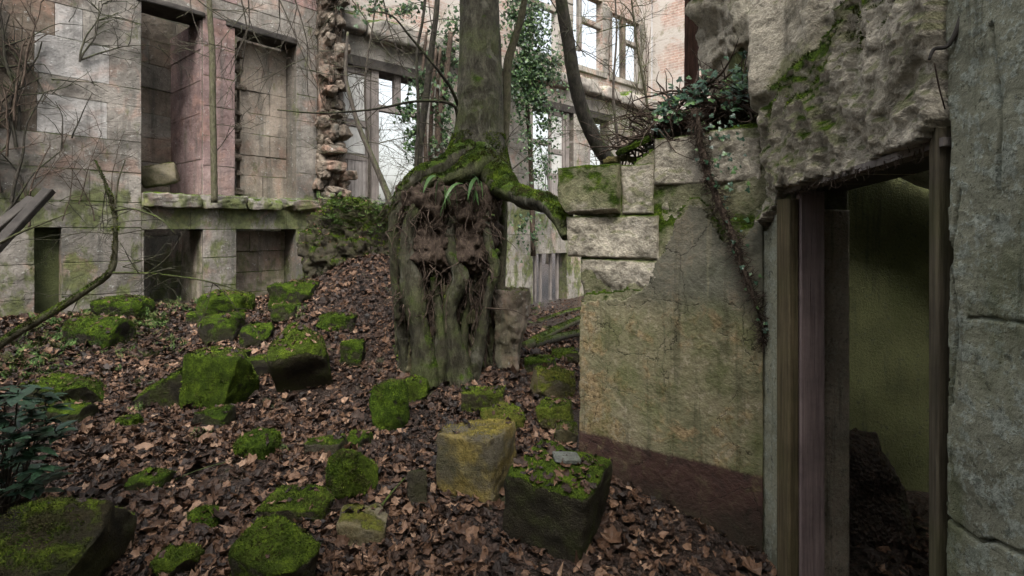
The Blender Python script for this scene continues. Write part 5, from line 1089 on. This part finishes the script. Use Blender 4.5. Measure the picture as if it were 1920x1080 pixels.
wall_stem('thin dead stems below the pale blocks', [(-2.75, 0.3, 0.2), (-2.6, 0.1, -.1), (-2.9, 0.1, .2), (-2.45, .3, .1)], 43, rad=.007, L=.9, kids=4, mat=M['stem'])
wall_stem('dead climber hanging over the torn wall stub', [(0.40, 0.6, 0.1), (0.5, 1.5, -.1), (.42, 2.4, 0), (.5, 3.0, 0)], 44, rad=.012, L=1.8, kids=6, mat=M['stem'], n=NL*7)
wall_stem('pale dead stems hanging across the far ledge', [(6.9, 2.2, 1.2), (7.4, 2.8, 1.4), (8.2, 2.6, 1.2), (6.4, 3.2, 1.5), (8.6, 3.0, .4), (7.9, 1.6, .4), (8.8, 4.0, 0), (9.2, 3.6, 0), (7.6, 3.9, .1), (6.1, 3.8, 0), (8.0, 2.0, -.9), (8.9, 2.4, -1)], 45, OR, ER, NR*3, .014, M['twig_green'], 1.8, 6)
wall_stem('brown climber stems by the far brick corner', [(9.1, 3.9, 0), (9.25, 3.9, .1), (9.35, 3.9, -.1), (4.2, 3.6, 0), (5.9, 3.9, 0), (7.6, 4.0, 0)], 46, OR, ER, NR*2, .016, M['stem'], 1.9, 4)
# ================================================================== ivy
IV = np.array([(0, -.35, 0), (.45, -.5, .06), (.75, .05, -.05), (.4, .25, .03), (0, 1.0, -.12), (-.4, .25, .03), (-.75, .05, -.05), (-.45, -.5, .06), (0, .1, .04)])
IF = np.array([(8, i, (i+1) % 8) for i in range(8)])
def ivy_mass(label, regions, seed, size, stems, mat=M['ivy'], face=None):
    r = np.random.default_rng(seed); t = None; acc = Acc(); sa = Acc()
    fn = unit(face if face is not None else NR)
    for (pxa, pya, rx, ry, d, n, thick) in regions:
        c = P(pxa, pya, d)
        if t is None: t = thing('ivy', label, 'ivy', c)
        for i in range(n):
            a = r.normal(size=3)*0.42; q = c+np.array((a[0]*rx/F*d, 0, a[1]*ry/F*d))+fn*abs(a[2])*thick
            if fbm(q[None], 3.5/max(.3, rx/F*d), 2, seed)[0] < -0.18: continue
            nn = unit(fn+r.normal(size=3)*.55+np.array((0, 0, .25))); u_ = unit(np.cross(nn, r.normal(size=3))); s = size*r.uniform(.55, 1.2)
            acc.add(q+s*(IV[:, :1]*u_+IV[:, 1:2]*np.cross(nn, u_)+IV[:, 2:]*nn), IF, np.clip(r.normal()*.22+.5+.3*a[2], 0, 1))
    for l, w0 in stems: sa.add(*tube([P(*q) for q in l], np.linspace(w0, w0*.5, len(l)), 7, 6, .2, 3), a=.5)
    o = acc.build('foliage', mat, t, False); o['kind'] = 'stuff'; sa.build('stem', M['stem'], t); return t
ivy_mass('tall column of green ivy right of the thick tree', [(985, 60, 46, 90, 10.9, 2200, .4), (985, 160, 62, 80, 10.9, 2600, .4), (1000, 130, 60, 60, 10.9, 1400, .4), (1005, 240, 48, 80, 10.9, 900, .25), (1010, 320, 36, 50, 10.9, 350, .2), (960, 20, 30, 60, 10.9, 500, .3), (990, 430, 36, 40, 10.6, 260, .2)], 51, .045, [([(1000, 480, 11.2), (995, 300, 11.2), (985, 150, 11.2), (975, -20, 11.2)], .06)])
ivy_mass('loose ivy dangling into the bright window', [(785, 150, 24, 40, 9.2, 300, .2), (772, 250, 22, 60, 9.2, 330, .2), (760, 205, 26, 24, 9.2, 170, .2), (835, 110, 40, 60, 9.9, 420, .2), (690, 20, 40, 26, 8.4, 120, .2), (850, 60, 30, 50, 9.9, 260, .2), (760, 20, 40, 24, 9, 160, .2)], 52, .05, [([(800, 420, 9.3), (798, 280, 9.3), (792, 150, 9.3), (800, 60, 9.3)], .045)])
ivy_mass('ivy and brown stems on the pier left of the thick tree', [(830, 200, 26, 90, 9.6, 420, .25), (822, 290, 28, 50, 9.6, 260, .25)], 53, .05, [([(815+i*9, 380, 9.65), (812+i*9+r.normal()*5, 280, 9.65), (815+i*8+r.normal()*6, 160, 9.65), (818+i*8, 90, 9.65)], .05) for i in range(2)]+[([(830, 380, 9.6), (822, 250, 9.6), (836, 150, 9.6), (845, 60, 9.6)], .09)])
# ivy and matted dead roots on top of the plastered wall
led = thing('ledge_ivy', 'dark ivy with dead brown roots draped over the plastered wall', 'ivy', P(1330, 240, 3.4)); r = np.random.default_rng(57); acc = Acc()
for i in range(330):
    px = r.uniform(1170, 1450); lo_ = np.interp(px, [1170, 1240, 1320, 1450], [300, 262, 236, 225]); hi_ = np.interp(px, [1170, 1240, 1300, 1450], [280, 175, 160, 165])
    d = np.interp(px, [1170, 1450], [3.56, 3.02]); q = P(px, r.uniform(hi_, lo_), d+r.uniform(-.08, .25)); L = r.uniform(.12, .5); pts = [q]; dv = np.array((r.normal(), r.normal()*.5, r.normal()*.35-.1))
    for k in range(4): dv = unit(dv+r.normal(size=3)*.45); pts.append(pts[-1]+dv*L/4)
    acc.add(*tube(pts, np.linspace(r.uniform(.003, .012), .002, 5), 5, 2, cap=False), a=r.random())
o = acc.build('dead_roots', M['stem'], led); o['kind'] = 'stuff'
p, f = rock((0.62, 0.34, 0.16), 58, 18, 4, 4, .2, 0, .04); obj('root_mat', p@rotm(0, -12, -36).T+P(1318, 225, 3.52), f, M['bark_red'], led)
def onwall(px, py, off): return P(px, py, BW[1]+EW[1]*wt(px, py)[0]-off)
V, Fs = tube([onwall(*q) for q in ((1302, 205, .06), (1310, 250, .07), (1322, 310, .07), (1345, 375, .06), (1372, 440, .06), (1392, 500, .055), (1424, 590, .05), (1430, 640, .04))], [.024, .022, .020, .018, .015, .012, .009, .004], 10, 8, .5, 4); st_ = obj('stem', V, Fs, M['stem'], led)
acc = Acc()
for i in range(700):
    j = r.integers(0, len(V)-2); pts = [V[j]]; dv = np.array((r.normal(), -.25, r.normal()*.8-.4))
    for k in range(3): dv = unit(dv+r.normal(size=3)*.4); pts.append(pts[-1]+dv*r.uniform(.012, .035))
    acc.add(*tube(pts, [.0024, .002, .0015, .001], 4, 1, cap=False), a=r.random())
acc.build('hair_roots', M['stem'], led)['kind'] = 'stuff'
LI = [make_mesh('leaf', IV*np.array((1, 1, r.uniform(.6, 2.5)))*.03, IF, M['ivy_obj'], False) for _ in range(4)]; lb = origin(led)
def leaf_obj(q, nn, s, meshes, parent, base, up=None):
    u_ = unit(np.cross(nn, r.normal(size=3) if up is None else up)); m4 = np.eye(4); v_ = np.cross(nn, u_)
    m4[:3, 0] = u_*s; m4[:3, 1] = v_*s; m4[:3, 2] = nn*s; m4[:3, 3] = q-base; o = bpy.data.objects.new('leaf', meshes[r.integers(len(meshes))]); C.objects.link(o); o.parent = parent; o.matrix_local = Matrix(m4.tolist())
for i in range(240):
    px = r.uniform(1225, 1448); py = r.normal()*22+np.interp(px, [1225, 1300, 1380, 1448], [215, 180, 160, 150]); d = np.interp(px, [1225, 1450], [3.38, 2.98])
    leaf_obj(P(px, py, d-r.uniform(0, .12)), unit((r.normal()*.4, -.75, .8+r.normal()*.4)), r.uniform(.6, 1.45), LI, led, lb)
for i in range(40):
    k = r.integers(10, len(V)-4); leaf_obj(V[k]+np.array((r.normal()*.03+.02, -.02, r.normal()*.03)), unit((r.normal()*.4, -1, .4)), r.uniform(.35, .85), LI, led, lb)
for i in range(46): leaf_obj(onwall(r.uniform(1330, 1405), r.uniform(215, 360), .06+.03*r.random()), unit((r.normal()*.5, -1, .3)), r.uniform(.35, .8), LI, led, lb)
# mossy tile and stacked pipes on the wall top
tl = obj('mossy_tile', *(lambda pf: (pf[0]@rotm(18, -20, -30).T+P(1190, 272, 3.52), pf[1]))(rock((.24, .2, .035), 59, 12, 12, 2, .03)), M['mossrock']); tl.color = (.95, 0, .2, 1); tag(tl, 'tilted mossy roof tile on the wall top', 'tile')
pp = thing('pipe_bundle', 'short old pipes stacked at the corner of the wall top', 'pipes', P(1216, 300, 3.45))
for px, py in ((1216, 294), (1212, 276), (1217, 310), (1213, 322)):
    q = P(px, py, 3.42); V, Fs = tube([q, q+np.array((.13, .16, .01))], [.016, .016], 14, 1); 
    o = obj('pipe', V, Fs, M['pipe'], pp); V2, F2 = tube([q+np.array((-.004, -.005, 0)), q+np.array((.0, .0, 0))], [.009, .009], 10, 1); obj('bore_shade', V2, F2, M['wood_dark'], o)  # solid dark disc on the pipe end stands in for shade inside it
# wall-top rubble between tile and block
for i, (px, py) in enumerate(((1150, 300), (1172, 296), (1190, 300), (1140, 303), (1205, 302))):
    p, f = rock((r.uniform(.06, .1), .08, r.uniform(.03, .05)), 700+i, 6, 6, 3, .12); o = obj('rubble_chip', p+P(px, py, 3.55), f, M['mossrock']); o.color = (.25, .5, .6, 1)
    tag(o, ('flat stone chip on the wall top under the curved trunk', 'stone chip just left of the mossy tile', 'stone chip directly below the mossy tile', 'outermost stone chip near the edge of the mossy wall block', 'stone chip between the tile and the stacked pipes')[i], 'stone chip', 'stone chips on the wall top')
# ================================================================== laurel at the left edge
lau = thing('laurel_shrub', 'dark glossy laurel shrub at the left edge', 'shrub', P(20, 960, 2.75)); lb = origin(lau); r = np.random.default_rng(61); acc = Acc()
xs = np.linspace(0, 1, 6); hw = np.array((.03, .20, .27, .24, .14, .0)); LV = np.concatenate([np.stack([hw, xs, .05*xs-.22*xs**2+.05], 1), np.stack([0*hw, xs, .05*xs-.22*xs**2], 1), np.stack([-hw, xs, .05*xs-.22*xs**2+.05], 1)]); a = np.arange(5)
LF = np.concatenate([np.stack([a, a+1, a+7, a+6], 1), np.stack([a+6, a+7, a+13, a+12], 1)]); LLM = [make_mesh('leaf', LV*np.array((1, 1, k))*.1, LF, M['laurel'], True) for k in (.6, 1.2, 1.8)]
for i in range(42):
    tip = P(r.uniform(-60, 108), r.uniform(712, 925), r.uniform(2.4, 2.95)); base_ = P(r.uniform(-60, 30), 960, 2.8); mid = (tip+base_)/2+r.normal(size=3)*.04
    acc.add(*tube([base_, mid, tip], [.006, .005, .003], 5, 4, cap=False), a=r.random())
    for k in range(8):
        th = k*2.4+r.random(); d = unit((math.cos(th), math.sin(th), r.uniform(-.25, .55))); nn = unit(np.cross(np.cross(d, UP), d)); m4 = np.eye(4); s = r.uniform(.6, 1.15)
        m4[:3, 0] = np.cross(d, nn)*s; m4[:3, 1] = d*s; m4[:3, 2] = nn*s; m4[:3, 3] = tip-np.array((0, 0, r.uniform(0, .05)))-lb; o = bpy.data.objects.new('leaf', LLM[r.integers(3)]); C.objects.link(o); o.parent = lau; o.matrix_local = Matrix(m4.tolist())
acc.build('stems', M['twig'], lau)
# ================================================================== green herbs, logs, sticks, beams
acc = Acc(); r = np.random.default_rng(63)
def herb(q, n, hgt, w_):
    for i in range(n):
        d = unit((r.normal(), r.normal(), r.uniform(.3, 1.2))); L = hgt*r.uniform(.5, 1.1); s = unit(np.cross(d, UP)+r.normal(size=3)*.1); tip = q+d*L+np.array((0, 0, -L*.3))
        for k in range(3, 9):
            c = q+(tip-q)*k/8; ww = w_*(1-abs(k/8-.55))*1.0
            for sg in (-1, 1): acc.add([c, c+s*sg*ww*.6+d*ww*.35, c+s*sg*ww+d*ww*.5, c+s*sg*ww*.6-d*ww*.05], np.array([[0, 1, 2, 3]]), r.random())
for (px, py, sx, sy, n) in ((230, 585, 60, 20, 90), (120, 640, 70, 30, 70), (290, 610, 40, 26, 40), (380, 572, 50, 12, 40), (60, 690, 60, 30, 40), (300, 660, 60, 30, 12), (200, 700, 60, 30, 10), (560, 585, 60, 14, 8), (1010, 620, 14, 40, 8), (300, 800, 200, 60, 8)):
    for i in range(n): herb(hit(px+r.normal()*sx*.6, py+r.normal()*sy*.6), 6, r.uniform(.10, .22), .034)
for i in range(110): herb(P(r.uniform(598, 748), r.uniform(372, 440), 6.95+.2*r.random()), 5, r.uniform(.1, .22), .03)
for i in range(30): herb(P(r.uniform(760, 930), r.uniform(330, 420), 4.95), 4, r.uniform(.06, .12), .02)
hb_ = acc.build('green_herbs', M['fern'], None, False); tag(hb_, 'low ferny green herbs at the facade foot and on the bank', 'herbs', kind='stuff')
def log(label, a, b, rad, mat, seed):
    p0, p1 = hit(*a)+np.array((0, 0, rad*.7)), hit(*b)+np.array((0, 0, rad*1.3)); V, Fs = tube([p0, (p0+p1)/2+np.array((0, 0, .02)), p1], [rad*1.1, rad, rad*.9], 12, 8, .15, seed); o = obj('fallen_log', V, Fs, mat); tag(o, label, 'log'); moss_on(V, Fs[0], o, 14000, seed, .4, 0, .013); return o
o = log('mossy log sloping up behind the plastered wall', (985, 655), (1105, 598), .05, M['twig_green'], 1); log('darker log lying under the sloping mossy one', (1000, 652), (1110, 628), .045, M['bark_dark'], 2); log('thin mossy log farthest back in the gap', (1010, 606), (1100, 580), .035, M['twig_green'], 3)
def stick(label, pts, rad, mat, lift=.02):
    q = [hit(*p) for p in pts]; q = [x+np.array((0, 0, lift)) for x in q]; V, Fs = tube(q, np.linspace(rad, rad*.5, len(q)), 7, 5, .12, 3); tag(obj('stick', V, Fs, mat), label, 'stick')
stick('pale bent stick on the wet litter', [(428, 955), (448, 925), (454, 890), (447, 850)], .007, M['stem']); stick('thin stick propped by the pale chipped stone', [(715, 965), (738, 935), (760, 910)], .008, M['twig_green'], .05)
stick('long pale twig across the litter at left', [(250, 800), (320, 850), (390, 885)], .005, M['stem']); stick('short dark stick below the big blocks', [(330, 905), (380, 885), (440, 868)], .007, M['bark_dark']); stick('thin stick right of the yellow block', [(975, 955), (1010, 985), (1060, 1040)], .004, M['stem'])
stick('slanting pale twig above the laurel', [(60, 735), (150, 700), (250, 660), (350, 620)], .006, M['stem'], .10); stick('thin twig at the bottom left of the litter', [(230, 960), (300, 935), (370, 950)], .004, M['stem'])
for i, (lab, a, b) in enumerate((('upper of two dark charred planks at the left edge', (-60, 470, 4.9), (62, 372, 5.4)), ('lower of two dark charred planks at the left edge', (-60, 520, 4.7), (92, 356, 5.35)))):
    a, b = P(*a), P(*b); e = unit(b-a); s = unit(np.cross(e, (0, 1, 0))); n2 = np.cross(e, s); V, Fq = bevel_box(a, e, s, n2, 0, np.linalg.norm(b-a), -.05, .05, -.03, .03, .006, .004, i); tag(obj('charred_plank', V, Fq, M['wood_dark'], None, False), lab, 'plank')
# cable end and dead strands at the doorway
V, Fs = tube([P(*q) for q in ((1815, -30, 1.66), (1800, 40, 1.66), (1778, 85, 1.68), (1752, 92, 1.70), (1742, 112, 1.70))], [.008, .008, .007, .006, .004], 8, 8); tag(obj('hanging_cable', V, Fs, M['wood_dark']), 'bent black cable end hanging from the wall top right', 'cable')
V, Fs = tube([P(*q) for q in ((1752, 118, 1.70), (1760, 160, 1.70), (1772, 205, 1.70))], [.0025, .0025, .002], 6, 6); tag(obj('thin_wire', V, Fs, M['stem']), 'thin brown wire dangling below the black cable', 'wire')
acc = Acc(); r = np.random.default_rng(67)
for i in range(80):
    t = r.random(); y = YJ+(YR-YJ)*t; q = np.array((DX-.01-r.random()*.03, y, CZ+.185+.088*t)); pts = [q]; dv = np.array((0, r.normal()*.6, -1))
    for k in range(4): dv = unit(dv+r.normal(size=3)*.5); pts.append(pts[-1]+dv*r.uniform(.006, .022))
    acc.add(*tube(pts, [.002, .0018, .0012, .001, .0006], 4, 1, cap=False), a=r.random())
o = acc.build('dead_fringe', M['stem']); tag(o, 'fringe of dead roots hanging from the door lintel', 'roots', kind='stuff')
# ================================================================== bare trees beyond the facade
for i, (x, y, h, lab) in enumerate(((-5.0, 19, 6.5, 'grey bare tree seen low in the big shuttered window'), (-3.2, 23, 7.5, 'taller bare tree beyond the big shuttered window'), (1.6, 24, 6, 'grey bare tree beyond the ivy column'), (4.2, 25, 6.5, 'bare tree beyond the far lower windows'), (-1.4, 20, 4.2, 'short bushy bare tree beyond the facade'))):
    t = thing('bare_tree', lab, 'tree', (x, y, .2), 'bare trees beyond the facade'); r = np.random.default_rng(80+i); V, Fs = tube([(x, y, 0), (x+.1, y, h*.4), (x, y+.1, h*.8)], [.11, .08, .03], 8, 4, .1, i); obj('trunk', V, Fs, M['twig'], t); acc = Acc()
    for k in range(20): twigs(acc, (x, y, r.uniform(.15, .8)*h), (r.normal(), r.normal(), .7), h*.28, .022, 3, r, 4, 0, .6, 4)
    acc.build('crown', M['twig'], t)['kind'] = 'stuff'

# unseen evergreen crown added to the conifer to shade this end of the court
cr = [o for o in bpy.data.objects if o.name == 'conifer'][0]; r = np.random.default_rng(91); acc = Acc(); cb = np.array((1.45, 4.0))
for i in range(30):
    z0 = r.uniform(5.2, 9.0); th = r.uniform(0, 2*np.pi); L = (3.6-0.32*(z0-5.2))*r.uniform(.7, 1.05); d = np.array((math.cos(th), math.sin(th), -.06)); q0 = np.array((*cb, z0))
    for k in range(150):
        t = r.uniform(.1, 1)**.7; q = q0+d*L*t+np.array((r.normal()*.22*t, r.normal()*.22*t, r.normal()*.06-.25*t*t)); dd = unit(d+r.normal(size=3)*.6); s_ = unit(np.cross(dd, UP)+r.normal(size=3)*.3); w_ = r.uniform(.03, .07); l_ = r.uniform(.12, .26)
        acc.add([q, q+dd*l_*.5+s_*w_, q+dd*l_, q+dd*l_*.5-s_*w_], np.array([[0, 1, 2, 3]]), r.random())
acc.build('crown', M['fern'], cr, False)['kind'] = 'stuff'
V, Fs = tube([P(1296, -190, 4.4), (1.45, 4.1, 6.5), (1.45, 4.0, 9.6)], [.055, .05, .02], 10, 6, .1, 3); obj('upper_trunk', V, Fs, M['bark_red'], cr)


# broken twigs strewn through the litter
acc = Acc(); r = np.random.default_rng(97)
for i in range(420):
    x, y = r.uniform(-4.2, 1.2), r.uniform(2.2, 6.5)
    if not (litter_ok(np.array([x]), np.array([y]))[0]): continue
    a = r.uniform(0, 6.28); L = r.uniform(.06, .35); pts = []
    for k in range(4): pts.append(np.array((x+math.cos(a)*L*k/3, y+math.sin(a)*L*k/3, ground(x+math.cos(a)*L*k/3, y+math.sin(a)*L*k/3)[0]+.022+r.random()*.02))); a += r.normal()*.2
    acc.add(*tube(pts, np.linspace(r.uniform(.0015, .005), .001, 4), 4, 2, cap=False), a=r.random())
tw_ = acc.build('twig_litter', M['stem']); tag(tw_, 'small broken twigs strewn among the dead leaves', 'twigs', kind='stuff')
